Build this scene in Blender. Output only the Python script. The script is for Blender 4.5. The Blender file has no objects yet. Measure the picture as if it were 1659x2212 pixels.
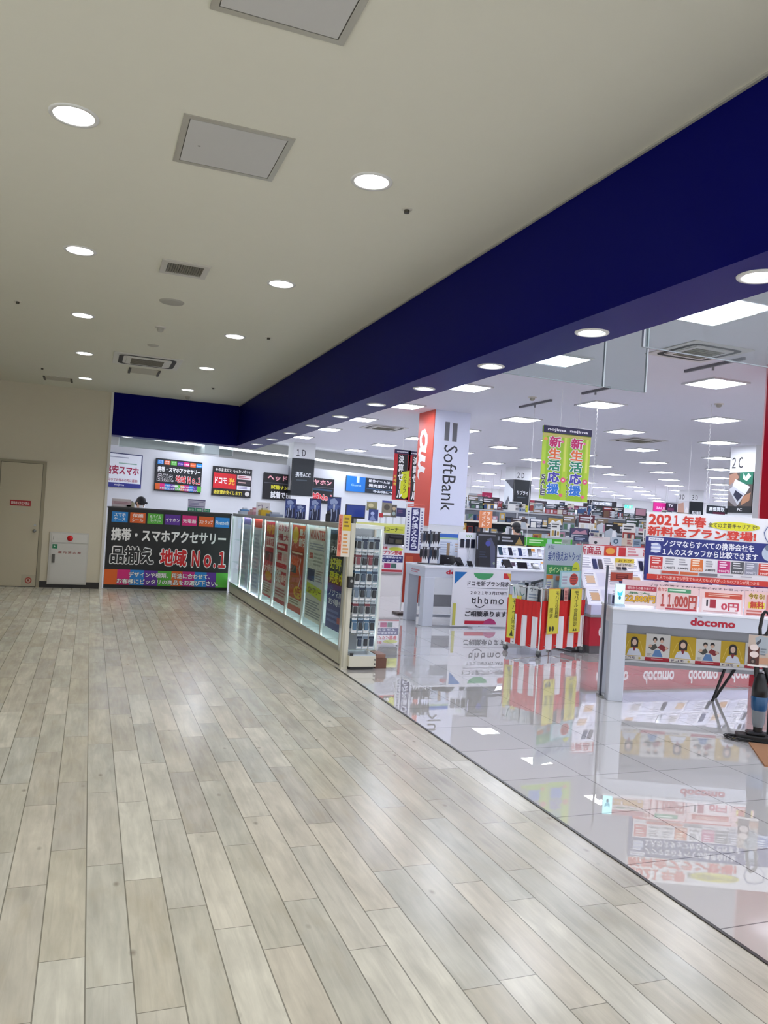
import bpy, bmesh, math, random
from mathutils import Matrix, Vector, noise

SC = bpy.context.scene
COL = SC.collection
random.seed(7)

# ------------------------------------------------------------------ camera
CR = [[0.9350659, -0.3488795, 0.0627281], [0.0615091, -0.0145825, -0.998], [0.3490965, 0.9370541, 0.0078236]]
cam = bpy.data.cameras.new('camera')
cam.sensor_fit = 'VERTICAL'
cam.sensor_height = 36.0
cam.lens = 1701.339 / 2212 * 36.0
cam.clip_start = 0.05
cam.clip_end = 200
camo = bpy.data.objects.new('camera', cam)
COL.objects.link(camo)
camo.matrix_world = Matrix(((CR[0][0], -CR[1][0], -CR[2][0], 0), (CR[0][1], -CR[1][1], -CR[2][1], 0),
                            (CR[0][2], -CR[1][2], -CR[2][2], 1.5), (0, 0, 0, 1)))
SC.camera = camo

# ------------------------------------------------------------------ light and exposure
SC.view_settings.view_transform = 'Standard'
SC.view_settings.look = 'None'
SC.view_settings.gamma = 1.0
SC.view_settings.use_curve_mapping = False
SC.view_settings.exposure = 0.6
WORLD_STRENGTH = 1.0     # daylight and the rest of the mall behind the camera
SHOP_LAMP = 21.5            # radiance of the square shop lamps
CORRIDOR_LAMP = 560.0       # radiance of the recessed corridor downlights
SOFFIT_LAMP = 18.0
CASE_TUBE = 16.0
COVE_TUBE = 7.0
w = bpy.data.worlds.new('world')
SC.world = w
w.use_nodes = True
w.node_tree.nodes['Background'].inputs[0].default_value = (0.95, 0.97, 1.0, 1)
w.node_tree.nodes['Background'].inputs[1].default_value = WORLD_STRENGTH
SC.cycles.adaptive_threshold = 0.006
SC.cycles.max_bounces = 8
SC.cycles.diffuse_bounces = 4
SC.cycles.glossy_bounces = 4
SC.cycles.transparent_max_bounces = 16
SC.cycles.sample_clamp_indirect = 6.0
SC.cycles.caustics_reflective = False
SC.cycles.caustics_refractive = False

# ------------------------------------------------------------------ materials
def lin(h):
    h = h.lstrip('#')
    if len(h) == 3:
        h = ''.join(c * 2 for c in h)
    out = []
    for i in (0, 2, 4):
        c = int(h[i:i + 2], 16) / 255
        out.append(c / 12.92 if c <= 0.04045 else ((c + 0.055) / 1.055) ** 2.4)
    return (out[0], out[1], out[2], 1.0)

_M = {}
def mat(h, rough=0.5, metal=0.0, emit=0.0, var=0.0):
    """plain paint, plastic, paper or metal, by its colour; 'var' adds a faint procedural mottling"""
    if not isinstance(h, str):
        return h
    k = (h, rough, metal, emit, var)
    if k in _M:
        return _M[k]
    m = bpy.data.materials.new('paint_' + h.lstrip('#'))
    m.use_nodes = True
    nt = m.node_tree
    b = nt.nodes['Principled BSDF']
    b.inputs['Base Color'].default_value = lin(h)
    b.inputs['Roughness'].default_value = rough
    b.inputs['Metallic'].default_value = metal
    if emit:
        b.inputs['Emission Color'].default_value = lin(h)
        b.inputs['Emission Strength'].default_value = emit
    if var:
        n = nt.nodes.new('ShaderNodeTexNoise')
        n.inputs['Scale'].default_value = 9.0
        n.inputs['Detail'].default_value = 4.0
        g = nt.nodes.new('ShaderNodeNewGeometry')
        nt.links.new(g.outputs['Position'], n.inputs['Vector'])
        mx = nt.nodes.new('ShaderNodeMix')
        mx.data_type = 'RGBA'
        c = lin(h)
        mx.inputs[6].default_value = tuple(v * (1 - var) for v in c[:3]) + (1,)
        mx.inputs[7].default_value = tuple(min(1, v * (1 + var)) for v in c[:3]) + (1,)
        nt.links.new(n.outputs['Fac'], mx.inputs[0])
        nt.links.new(mx.outputs[2], b.inputs['Base Color'])
    _M[k] = m
    return m

def glass(name, tint='#eefaf6', clear=0.9, refl=0.5):
    m = bpy.data.materials.new(name)
    m.use_nodes = True
    nt = m.node_tree
    nt.nodes.clear()
    o = nt.nodes.new('ShaderNodeOutputMaterial')
    t = nt.nodes.new('ShaderNodeBsdfTransparent')
    g = nt.nodes.new('ShaderNodeBsdfGlossy')
    g.inputs['Roughness'].default_value = 0.02
    c = lin(tint)
    t.inputs['Color'].default_value = tuple(v * clear for v in c[:3]) + (1,)
    f = nt.nodes.new('ShaderNodeFresnel')
    f.inputs['IOR'].default_value = 1.45
    ml = nt.nodes.new('ShaderNodeMath')
    ml.operation = 'MULTIPLY'
    ml.inputs[1].default_value = refl
    mx = nt.nodes.new('ShaderNodeMixShader')
    nt.links.new(f.outputs[0], ml.inputs[0])
    nt.links.new(ml.outputs[0], mx.inputs[0])
    nt.links.new(t.outputs[0], mx.inputs[1])
    nt.links.new(g.outputs[0], mx.inputs[2])
    nt.links.new(mx.outputs[0], o.inputs[0])
    return m

class NT:
    """small helper that wires shader nodes"""
    def __init__(s, name):
        s.m = bpy.data.materials.new(name)
        s.m.use_nodes = True
        s.t = s.m.node_tree
        s.b = s.t.nodes['Principled BSDF']
    def n(s, typ, **kw):
        o = s.t.nodes.new(typ)
        for k, v in kw.items():
            setattr(o, k, v)
        return o
    def put(s, sock, v):
        if isinstance(v, (int, float, tuple)):
            sock.default_value = v
        else:
            s.t.links.new(v, sock)
    def math(s, op, a, b=0.0, c=0.0):
        o = s.n('ShaderNodeMath', operation=op)
        for i, v in enumerate((a, b, c)):
            s.put(o.inputs[i], v)
        return o.outputs[0]
    def mix(s, f, a, b, typ='MIX'):
        o = s.n('ShaderNodeMix', data_type='RGBA', blend_type=typ)
        s.put(o.inputs[0], f)
        s.put(o.inputs[6], a)
        s.put(o.inputs[7], b)
        return o.outputs[2]

def mat_planks():
    k = NT('whitewashed_vinyl_planks')
    g = k.n('ShaderNodeNewGeometry')
    sp = k.n('ShaderNodeSeparateXYZ')
    k.put(sp.inputs[0], g.outputs['Position'])
    x, y = sp.outputs[0], sp.outputs[1]
    W, L = 0.1425, 0.86
    u = k.math('DIVIDE', k.math('ADD', x, 20 * W - 0.0755), W)
    iu = k.math('FLOOR', u)
    wn = k.n('ShaderNodeTexWhiteNoise', noise_dimensions='1D')
    k.put(wn.inputs['W'], iu)
    v = k.math('ADD', k.math('DIVIDE', y, L), k.math('MULTIPLY', wn.outputs['Value'], 7.0))
    iv = k.math('FLOOR', v)
    cb = k.n('ShaderNodeCombineXYZ')
    k.put(cb.inputs[0], iu)
    k.put(cb.inputs[1], iv)
    w2 = k.n('ShaderNodeTexWhiteNoise', noise_dimensions='2D')
    k.put(w2.inputs['Vector'], cb.outputs[0])
    ramp = k.n('ShaderNodeValToRGB')
    e = ramp.color_ramp.elements
    e[0].color = lin('#bfbbb1'); e[0].position = 0
    e[1].color = lin('#d8d6c9'); e[1].position = 1
    for p, c in ((0.25, '#c8c3b2'), (0.5, '#c6c6bc'), (0.75, '#d0cabb')):
        q = e.new(p); q.color = lin(c)
    k.put(ramp.inputs[0], w2.outputs['Value'])
    # grain stretched along each plank, with its own offset
    off = k.math('MULTIPLY', w2.outputs['Value'], 37.0)
    cg = k.n('ShaderNodeCombineXYZ')
    k.put(cg.inputs[0], k.math('MULTIPLY', x, 30.0))
    k.put(cg.inputs[1], k.math('ADD', k.math('MULTIPLY', y, 2.6), off))
    k.put(cg.inputs[2], off)
    n1 = k.n('ShaderNodeTexNoise')
    k.put(n1.inputs['Vector'], cg.outputs[0])
    n1.inputs['Scale'].default_value = 1.0
    n1.inputs['Detail'].default_value = 6.0
    n1.inputs['Roughness'].default_value = 0.62
    n1.inputs['Distortion'].default_value = 0.8
    cl = k.n('ShaderNodeCombineXYZ')
    k.put(cl.inputs[0], k.math('MULTIPLY', x, 7.0))
    k.put(cl.inputs[1], k.math('ADD', k.math('MULTIPLY', y, 2.2), off))
    k.put(cl.inputs[2], off)
    n2 = k.n('ShaderNodeTexNoise')
    k.put(n2.inputs['Vector'], cl.outputs[0])
    n2.inputs['Scale'].default_value = 1.3
    n2.inputs['Detail'].default_value = 5.0
    r1 = k.n('ShaderNodeMapRange')
    k.put(r1.inputs[0], n1.outputs['Fac'])
    r1.inputs[1].default_value = 0.3; r1.inputs[2].default_value = 0.72
    r1.inputs[3].default_value = 0.82; r1.inputs[4].default_value = 1.07
    r2 = k.n('ShaderNodeMapRange')
    k.put(r2.inputs[0], n2.outputs['Fac'])
    r2.inputs[1].default_value = 0.3; r2.inputs[2].default_value = 0.7
    r2.inputs[3].default_value = 0.84; r2.inputs[4].default_value = 1.08
    shade = k.math('MULTIPLY', r1.outputs[0], r2.outputs[0])
    cs = k.n('ShaderNodeCombineXYZ')
    for i in range(3):
        k.put(cs.inputs[i], shade)
    col = k.mix(1.0, ramp.outputs[0], cs.outputs[0], 'MULTIPLY')
    # tan and grey weathering
    cw_ = k.n('ShaderNodeCombineXYZ')
    k.put(cw_.inputs[0], k.math('MULTIPLY', x, 11.0))
    k.put(cw_.inputs[1], k.math('SUBTRACT', k.math('MULTIPLY', y, 4.0), off))
    n3 = k.n('ShaderNodeTexNoise')
    k.put(n3.inputs['Vector'], cw_.outputs[0])
    n3.inputs['Scale'].default_value = 1.0
    n3.inputs['Detail'].default_value = 4.0
    r3 = k.n('ShaderNodeMapRange')
    k.put(r3.inputs[0], n3.outputs['Fac'])
    r3.inputs[1].default_value = 0.5; r3.inputs[2].default_value = 0.78
    r3.inputs[3].default_value = 0.0; r3.inputs[4].default_value = 0.55
    col = k.mix(r3.outputs[0], col, k.mix(w2.outputs['Value'], lin('#b3a88f'), lin('#a9a79d')))
    # knots
    vo = k.n('ShaderNodeTexVoronoi')
    ck = k.n('ShaderNodeCombineXYZ')
    k.put(ck.inputs[0], k.math('MULTIPLY', x, 6.0))
    k.put(ck.inputs[1], k.math('MULTIPLY', y, 3.4))
    k.put(vo.inputs['Vector'], ck.outputs[0])
    vo.inputs['Scale'].default_value = 1.0
    kn = k.n('ShaderNodeMapRange')
    k.put(kn.inputs[0], vo.outputs['Distance'])
    kn.inputs[1].default_value = 0.02; kn.inputs[2].default_value = 0.09
    kn.inputs[3].default_value = 0.7; kn.inputs[4].default_value = 0.0
    col = k.mix(kn.outputs[0], col, lin('#7d766a'))
    # seams
    fu = k.math('FRACT', u)
    fv = k.math('FRACT', v)
    du = k.math('MINIMUM', fu, k.math('SUBTRACT', 1.0, fu))
    dv = k.math('MINIMUM', fv, k.math('SUBTRACT', 1.0, fv))
    su = k.math('LESS_THAN', du, 0.016)
    sv = k.math('LESS_THAN', dv, 0.002)
    seam = k.math('MAXIMUM', su, sv)
    col = k.mix(k.math('MULTIPLY', seam, 0.75), col, lin('#5d5a50'))
    k.put(k.b.inputs['Base Color'], col)
    ro = k.n('ShaderNodeMapRange')
    k.put(ro.inputs[0], n2.outputs['Fac'])
    ro.inputs[3].default_value = 0.16; ro.inputs[4].default_value = 0.30
    k.put(k.b.inputs['Roughness'], ro.outputs[0])
    k.b.inputs['Specular IOR Level'].default_value = 0.34
    bp = k.n('ShaderNodeBump')
    bp.inputs['Strength'].default_value = 0.018
    bp.inputs['Distance'].default_value = 0.004
    k.put(bp.inputs['Height'], k.math('SUBTRACT', n1.outputs['Fac'], k.math('MULTIPLY', seam, 1.2)))
    k.put(k.b.inputs['Normal'], bp.outputs[0])
    return k.m

def mat_tiles():
    k = NT('polished_white_tiles')
    g = k.n('ShaderNodeNewGeometry')
    sp = k.n('ShaderNodeSeparateXYZ')
    k.put(sp.inputs[0], g.outputs['Position'])
    u = k.math('DIVIDE', k.math('ADD', sp.outputs[0], 20 * 0.565 - 2.36), 0.565)
    v = k.math('DIVIDE', k.math('ADD', sp.outputs[1], 20 * 0.57 - 2.37), 0.57)
    cb = k.n('ShaderNodeCombineXYZ')
    k.put(cb.inputs[0], k.math('FLOOR', u))
    k.put(cb.inputs[1], k.math('FLOOR', v))
    wn = k.n('ShaderNodeTexWhiteNoise', noise_dimensions='2D')
    k.put(wn.inputs['Vector'], cb.outputs[0])
    base = k.mix(wn.outputs['Value'], lin('#d2cfcb'), lin('#d9d6d3'))
    fu, fv = k.math('FRACT', u), k.math('FRACT', v)
    du = k.math('MINIMUM', fu, k.math('SUBTRACT', 1.0, fu))
    dv = k.math('MINIMUM', fv, k.math('SUBTRACT', 1.0, fv))
    s = k.math('LESS_THAN', k.math('MINIMUM', du, dv), 0.0055)
    k.put(k.b.inputs['Base Color'], k.mix(s, base, lin('#5c5a57')))
    k.put(k.b.inputs['Roughness'], k.math('ADD', 0.004, k.math('MULTIPLY', s, 0.4)))
    k.b.inputs['IOR'].default_value = 1.6
    k.b.inputs['Coat Weight'].default_value = 1.0
    k.b.inputs['Coat Roughness'].default_value = 0.004
    k.b.inputs['Coat IOR'].default_value = 1.58
    return k.m

M_CASE = glass('showcase_glass', '#f6fcfa', 0.99, 0.15)
M_BAR = glass('smoke_barrier_glass', '#f4faf9', 0.99, 0.3)
ALU = mat('#c9ccc8', 0.32, 0.75)
CHROME = mat('#d8d8d6', 0.12, 1.0)
STEEL = mat('#8d8f8c', 0.35, 0.9)
WHITE = mat('#e6e6e6', 0.35)
BLACK = mat('#141416', 0.4)
IVORY = mat('#d6d3c2', 0.45)

# ------------------------------------------------------------------ mesh builder
_TXT = {}
def glyphs(s):
    k = s
    if k not in _TXT:
        cu = bpy.data.curves.new('lettering', 'FONT')
        cu.body = s
        cu.resolution_u = 2
        o = bpy.data.objects.new('lettering', cu)
        me = bpy.data.meshes.new_from_object(o)
        vs = [(v.co.x, v.co.y) for v in me.vertices]
        fs = [tuple(p.vertices) for p in me.polygons]
        bpy.data.objects.remove(o)
        bpy.data.curves.remove(cu)
        bpy.data.meshes.remove(me)
        bb = (min(v[0] for v in vs), min(v[1] for v in vs), max(v[0] for v in vs), max(v[1] for v in vs)) if vs else (0, 0, 1, 1)
        _TXT[k] = (vs, fs, bb)
    return _TXT[k]

class MB:
    def __init__(s, M=None):
        s.v, s.f, s.mi, s.mats, s.sm = [], [], [], [], []
        s.M = M or Matrix.Identity(4)
    def slot(s, m):
        m = mat(m)
        if m not in s.mats:
            s.mats.append(m)
        return s.mats.index(m)
    def add(s, vs, fs, m, smooth=False):
        o = len(s.v)
        s.v += [tuple(s.M @ Vector(p)) for p in vs]
        k = s.slot(m)
        for f in fs:
            s.f.append(tuple(i + o for i in f)); s.mi.append(k); s.sm.append(smooth)
        return s
    def box(s, x0, y0, z0, x1, y1, z1, m):
        vs = [(x0, y0, z0), (x1, y0, z0), (x1, y1, z0), (x0, y1, z0), (x0, y0, z1), (x1, y0, z1), (x1, y1, z1), (x0, y1, z1)]
        return s.add(vs, [(0, 3, 2, 1), (4, 5, 6, 7), (0, 1, 5, 4), (1, 2, 6, 5), (2, 3, 7, 6), (3, 0, 4, 7)], m)
    def cyl(s, p0, p1, r, m, n=12, r1=None, smooth=True):
        p0, p1 = Vector(p0), Vector(p1)
        d = (p1 - p0).normalized()
        a = d.orthogonal().normalized(); b = d.cross(a)
        r1 = r if r1 is None else r1
        vs = []
        for p, q in ((p0, r), (p1, r1)):
            for i in range(n):
                t = 2 * math.pi * i / n
                vs.append(tuple(p + (a * math.cos(t) + b * math.sin(t)) * q))
        s.add(vs, [(i, (i + 1) % n, n + (i + 1) % n, n + i) for i in range(n)], m, smooth)
        return s.add(vs, [tuple(range(n - 1, -1, -1)), tuple(range(n, 2 * n))], m)
    def tube(s, pts, r, m, n=8):
        pts = [Vector(p) for p in pts]
        vs = []; a = None
        for i, p in enumerate(pts):
            d = (pts[min(i + 1, len(pts) - 1)] - pts[max(i - 1, 0)]).normalized()
            a = d.orthogonal().normalized() if a is None else (a - d * a.dot(d)).normalized()
            b = d.cross(a)
            rr = r[i] if isinstance(r, (list, tuple)) else r
            for k in range(n):
                t = 2 * math.pi * k / n
                vs.append(tuple(p + (a * math.cos(t) + b * math.sin(t)) * rr))
        fs = []
        for i in range(len(pts) - 1):
            for k in range(n):
                fs.append((i * n + k, i * n + (k + 1) % n, (i + 1) * n + (k + 1) % n, (i + 1) * n + k))
        s.add(vs, fs, m, True)
        L = (len(pts) - 1) * n
        return s.add(vs, [tuple(range(n - 1, -1, -1)), tuple(range(L, L + n))], m)
    def lathe(s, prof, m, c=(0, 0, 0), n=24, smooth=True):
        vs, fs = [], []
        for r, z in prof:
            for i in range(n):
                t = 2 * math.pi * i / n
                vs.append((c[0] + r * math.cos(t), c[1] + r * math.sin(t), c[2] + z))
        for j in range(len(prof) - 1):
            for i in range(n):
                fs.append((j * n + i, j * n + (i + 1) % n, (j + 1) * n + (i + 1) % n, (j + 1) * n + i))
        return s.add(vs, fs, m, smooth)
    def disc(s, c, r, m, n=24, up=False):
        vs = [(c[0] + r * math.cos(2 * math.pi * i / n), c[1] + r * math.sin(2 * math.pi * i / n), c[2]) for i in range(n)]
        return s.add(vs, [tuple(range(n)) if up else tuple(range(n - 1, -1, -1))], m)
    def ball(s, c, rx, ry, rz, m, n=14, k=9):
        vs, fs = [], []
        for j in range(k + 1):
            ph = math.pi * j / k
            for i in range(n):
                t = 2 * math.pi * i / n
                vs.append((c[0] + rx * math.sin(ph) * math.cos(t), c[1] + ry * math.sin(ph) * math.sin(t), c[2] + rz * math.cos(ph)))
        for j in range(k):
            for i in range(n):
                fs.append((j * n + i, (j + 1) * n + i, (j + 1) * n + (i + 1) % n, j * n + (i + 1) % n))
        return s.add(vs, fs, m, True)
    def prism(s, poly, O, U, V, N, m):
        """polygon (u, v) in the frame O, U, V, pulled along N"""
        O, U, V, N = Vector(O), Vector(U), Vector(V), Vector(N)
        n = len(poly)
        a = [tuple(O + U * p[0] + V * p[1]) for p in poly]
        b = [tuple(Vector(q) + N) for q in a]
        fs = [tuple(range(n)), tuple(range(2 * n - 1, n - 1, -1))]
        fs += [(i, n + i, n + (i + 1) % n, (i + 1) % n) for i in range(n)]
        return s.add(a + b, fs, m)
    def pr(s, O, U, V, items, e0=0.0008, de=0.0003):
        """print flat artwork on the panel whose top-left corner is O, U across and V down; item coordinates run 0..1"""
        O, U, V = Vector(O), Vector(U), Vector(V)
        N = U.cross(-V).normalized()
        asp = U.length / max(V.length, 1e-6)
        e = [e0]
        def P(x, y):
            return tuple(O + U * x + V * y + N * e[0])
        def text(t, x0, y0, x1, y1, c, b, rot=False):
            vs, fs, bb = glyphs(t)
            if not fs:
                return
            if b <= 0:
                dirs = [(0, 0)]
            elif b < .045:
                dirs = [(-b, -b), (b, -b), (-b, b), (b, b)]
            else:
                dirs = [(b * math.cos(a * math.pi / 4), b * math.sin(a * math.pi / 4)) for a in range(8)]
            bb = (bb[0] - b, bb[1] - b, bb[2] + b, bb[3] + b)
            sx, sy = max(bb[2] - bb[0], .02), max(bb[3] - bb[1], .02)
            for ox, oy in dirs:
                e[0] += 0.00008
                if rot:
                    q = [P(x0 + (y + oy - bb[1]) / sy * (x1 - x0), y0 + (x + ox - bb[0]) / sx * (y1 - y0)) for x, y in vs]
                else:
                    q = [P(x0 + (x + ox - bb[0]) / sx * (x1 - x0), y1 - (y + oy - bb[1]) / sy * (y1 - y0)) for x, y in vs]
                s.add(q, fs, c)
        for it in items:
            k = it[0]
            if k == 'r':
                _, x0, y0, x1, y1, c = it
                s.add([P(x0, y1), P(x1, y1), P(x1, y0), P(x0, y0)], [(0, 1, 2, 3)], c)
            elif k == 'o':
                _, cx, cy, rx, ry, c = it[:6]
                a0, a1 = (it[6], it[7]) if len(it) > 6 else (0, 360)
                n = 28
                pts = [P(cx + rx * math.cos(math.radians(a0 + (a1 - a0) * i / n)), cy - ry * math.sin(math.radians(a0 + (a1 - a0) * i / n))) for i in range(n + (a1 - a0 < 360))]
                s.add(pts, [tuple(range(len(pts)))], c)
            elif k == 'p':
                pts = [P(*q) for q in it[1]]
                ar = sum(it[1][i][0] * it[1][(i + 1) % len(pts)][1] - it[1][(i + 1) % len(pts)][0] * it[1][i][1] for i in range(len(pts)))
                s.add(pts, [tuple(range(len(pts))) if ar < 0 else tuple(range(len(pts) - 1, -1, -1))], it[2])
            elif k == 's':                      # a brush stroke
                pts, wd, c = it[1], it[2], it[3]
                L, Rr = [], []
                for i, p in enumerate(pts):
                    a, b = pts[max(i - 1, 0)], pts[min(i + 1, len(pts) - 1)]
                    dx, dy = (b[0] - a[0]) * asp, b[1] - a[1]
                    h = math.hypot(dx, dy) or 1
                    ww = wd[i] if isinstance(wd, (list, tuple)) else wd
                    nx, ny = -dy / h * ww / 2 / asp, dx / h * ww / 2
                    L.append(P(p[0] + nx, p[1] + ny)); Rr.append(P(p[0] - nx, p[1] - ny))
                    e[0] += 0.00008
                n = len(pts)
                s.add(L + Rr, [(i, i + 1, n + i + 1, n + i) for i in range(n - 1)], c)
            elif k in 'td':                     # a line of lettering; 'd' runs down the panel
                t, x0, y0, x1, y1, c = it[1:7]
                b = it[7] if len(it) > 7 else 0.0
                if len(it) > 8:                 # outline colour and width
                    ow = it[9] if len(it) > 9 else 0.055
                    g = 0.012 * (y1 - y0) / .2
                    text(t, x0 - g / asp, y0 - g, x1 + g / asp, y1 + g, it[8], b + ow, k == 'd')
                    e[0] += de
                text(t, x0, y0, x1, y1, c, b, k == 'd')
            elif k == 'v':                      # upright lettering, one character under the other
                t, x0, y0, x1, y1, c = it[1:7]
                b = it[7] if len(it) > 7 else 0.0
                h = (y1 - y0) / len(t)
                cols = c if isinstance(c, list) else [c] * len(t)
                for ps in (0, 1):
                    if ps == 0 and len(it) < 9:
                        continue
                    for i, ch in enumerate(t):
                        gx, gy = 0.06 * (x1 - x0), 0.05 * h
                        a, bt = y0 + h * i + gy, y0 + h * (i + 1) - gy
                        xa, xb = x0 + gx, x1 - gx
                        if ch == 'ー':
                            text('|', (xa + xb) / 2 - .1 * (x1 - x0), a, (xa + xb) / 2 + .1 * (x1 - x0), bt, it[8] if ps == 0 else cols[i], b)
                            continue
                        if ps == 0:
                            text(ch, xa - gx, a - gy, xb + gx, bt + gy, it[8], b + 0.07)
                        else:
                            text(ch, xa, a, xb, bt, cols[i], b)
                    if ps == 0:
                        e[0] += de
            elif k == 'l':                      # rows of small print too fine to read
                _, x0, y0, x1, y1, n, c = it
                rnd = random.Random(int((x0 + 3 * y0 + 7 * x1) * 1e4) + n)
                h = (y1 - y0) / n
                for i in range(n):
                    xe = x1 - (x1 - x0) * rnd.random() * .35
                    s.add([P(x0, y0 + h * (i + .62)), P(xe, y0 + h * (i + .62)), P(xe, y0 + h * (i + .12)), P(x0, y0 + h * (i + .12))], [(0, 1, 2, 3)], c)
            e[0] += de
        return s
    def build(s, name, parent=None, loc=None, rz=None, bev=0.0, seg=2):
        me = bpy.data.meshes.new(name)
        me.from_pydata(s.v, [], s.f)
        for m in s.mats:
            me.materials.append(m)
        me.polygons.foreach_set('material_index', s.mi)
        me.polygons.foreach_set('use_smooth', s.sm)
        me.update()
        o = bpy.data.objects.new(name, me)
        COL.objects.link(o)
        if parent:
            o.parent = parent
        if loc:
            o.location = loc
        if rz is not None:
            o.rotation_euler[2] = math.radians(rz)
        if bev:
            b = o.modifiers.new('rounded', 'BEVEL')
            b.width = bev; b.segments = seg; b.limit_method = 'ANGLE'
        return o

def tag(o, label, cat, group=None, kind=None):
    o['label'] = label
    o['category'] = cat
    if group:
        o['group'] = group
    if kind:
        o['kind'] = kind
    return o

def thing(name, label, cat, loc=(0, 0, 0), rz=0, group=None):
    o = bpy.data.objects.new(name, None)
    o.empty_display_size = 0.05
    COL.objects.link(o)
    o.location = loc
    o.rotation_euler[2] = math.radians(rz)
    return tag(o, label, cat, group)

def struct(o, label, cat):
    return tag(o, label, cat, None, 'structure')

def dup(root, loc, rz, label, group=None):
    r = root.copy(); COL.objects.link(r)
    r.location = loc
    r.rotation_euler[2] = math.radians(rz)
    r['label'] = label
    if group:
        r['group'] = group
    for ch in list(root.children):
        c = ch.copy(); COL.objects.link(c); c.parent = r
        for g in list(ch.children):
            d = g.copy(); COL.objects.link(d); d.parent = c
    return r

ORD = 'first second third fourth fifth sixth seventh eighth ninth tenth eleventh twelfth thirteenth fourteenth fifteenth sixteenth'.split()

def board(name, label, cat, x, y, z, w, h, items, rz=0, bg='#f2f2f2', th=0.006, group=None, tilt=0, parent=None, rough=0.45, back=None):
    """an upright printed board or card with its bottom-left corner at x, y, z"""
    b = MB()
    b.box(0, 0, 0, w, th, h, mat(back or bg, rough))
    b.pr((0, 0, h), (w, 0, 0), (0, 0, -h), [('r', 0, 0, 1, 1, mat(bg, rough))] + items)
    o = b.build(name, parent, (x, y, z), rz)
    o.rotation_euler[0] = math.radians(-tilt)
    if label and parent is None:
        tag(o, label, cat, group)
    elif label:
        o['label'] = label
    return o

def plate(b, xs0, xs1, ys0, ys1, z, holes, m, cell=0.16, thick=0.0):
    """flat slab underside at z with round holes; each hole sits in its own square cell"""
    gx = sorted(set([xs0, xs1] + [v for h in holes for v in (h[0] - cell, h[0] + cell)]))
    gy = sorted(set([ys0, ys1] + [v for h in holes for v in (h[1] - cell, h[1] + cell)]))
    gx = [v for i, v in enumerate(gx) if i == 0 or v - gx[i - 1] > 1e-4]
    gy = [v for i, v in enumerate(gy) if i == 0 or v - gy[i - 1] > 1e-4]
    for i in range(len(gx) - 1):
        for j in range(len(gy) - 1):
            x0, x1, y0, y1 = gx[i], gx[i + 1], gy[j], gy[j + 1]
            hh = [h for h in holes if x0 - 1e-3 < h[0] < x1 + 1e-3 and y0 - 1e-3 < h[1] < y1 + 1e-3 and x1 - x0 < 2.1 * cell and y1 - y0 < 2.1 * cell]
            if not hh:
                b.add([(x0, y0, z), (x1, y0, z), (x1, y1, z), (x0, y1, z)], [(3, 2, 1, 0)], m)
                continue
            cx, cy, r = hh[0]
            n = 32
            ins, outs = [], []
            for k in range(n):
                t = 2 * math.pi * k / n
                c, s_ = math.cos(t), math.sin(t)
                ins.append((cx + r * c, cy + r * s_, z))
                q = 1 / max(abs(c), abs(s_))
                ex = (x1 - cx) if c > 0 else (cx - x0)
                ey = (y1 - cy) if s_ > 0 else (cy - y0)
                outs.append((cx + c * q * ex, cy + s_ * q * ey, z))
            b.add(ins + outs, [(k, n + k, n + (k + 1) % n, (k + 1) % n)[::-1] for k in range(n)], m)
    return b

# ================================================================== the setting
H = 3.35            # ceiling
FB = 2.63           # underside of the blue beam
M_PLANK, M_TILE = mat_planks(), mat_tiles()
M_CEIL = mat('#dedccd', 0.85, var=0.012)
M_SHOPCEIL = mat('#dbdae4', 0.85, var=0.012)
M_BLUE = mat('#05075a', 0.5, var=0.02)
M_BLUE.node_tree.nodes['Principled BSDF'].inputs['Specular IOR Level'].default_value = 0.05
M_SOFFIT_LIT = mat('#12166e', 0.35, var=0.02)  # beam blue lightened to paint in the light thrown up by the floor
M_SOFFIT_LIT.node_tree.nodes['Principled BSDF'].inputs['Specular IOR Level'].default_value = 0.045
M_WALL = mat('#d2cab6', 0.7, var=0.015)
M_SHOPWALL = mat('#e9eaec', 0.7, var=0.01)

b = MB(); b.box(-4.2, -4, -0.05, 2.36, 14.3, 0, M_PLANK)
struct(b.build('floor'), 'pale whitewashed plank floor of the corridor', 'floor')
b = MB(); b.box(2.36, -4, -0.05, 30, 36, 0, M_TILE); b.box(-3.2, 14.3, -0.05, 2.36, 36, 0, M_TILE)
struct(b.build('floor'), 'glossy white tiled floor of the shop', 'floor')
b = MB(); b.box(2.35, -4, 0, 2.367, 7.45, 0.004, mat('#3a3a38', 0.35, 0.6))
struct(b.build('trim_1'), 'thin dark metal strip between planks and white tiles', 'floor trim')

DOWN = [(-0.19 + 1.53 * i, 4.12 + 2.2 * j - 0.0 * i) for i in (0, 1) for j in range(-2, 5)]
b = MB(); plate(b, -4.2, 2.40, -4, 14.2, H, [(x, y, 0.095) for x, y in DOWN], M_CEIL)
b.box(-4.2, -4, H + 0.2, 2.40, 14.2, H + 0.22, M_CEIL)
struct(b.build('ceiling'), 'smooth cream ceiling over the corridor', 'ceiling')
b = MB()
b.add([(2.8, -4, H), (30, -4, H), (30, 36, H), (2.8, 36, H), (-3.2, 14.6, H), (2.8, 14.6, H), (2.8, 36, H), (-3.2, 36, H)], [(3, 2, 1, 0), (7, 6, 5, 4)], M_SHOPCEIL)
b.box(-3.2, -4, H + 0.2, 30, 36, H + 0.22, M_SHOPCEIL)
struct(b.build('ceiling'), 'wide pale grey ceiling over the shop', 'ceiling')

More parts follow.
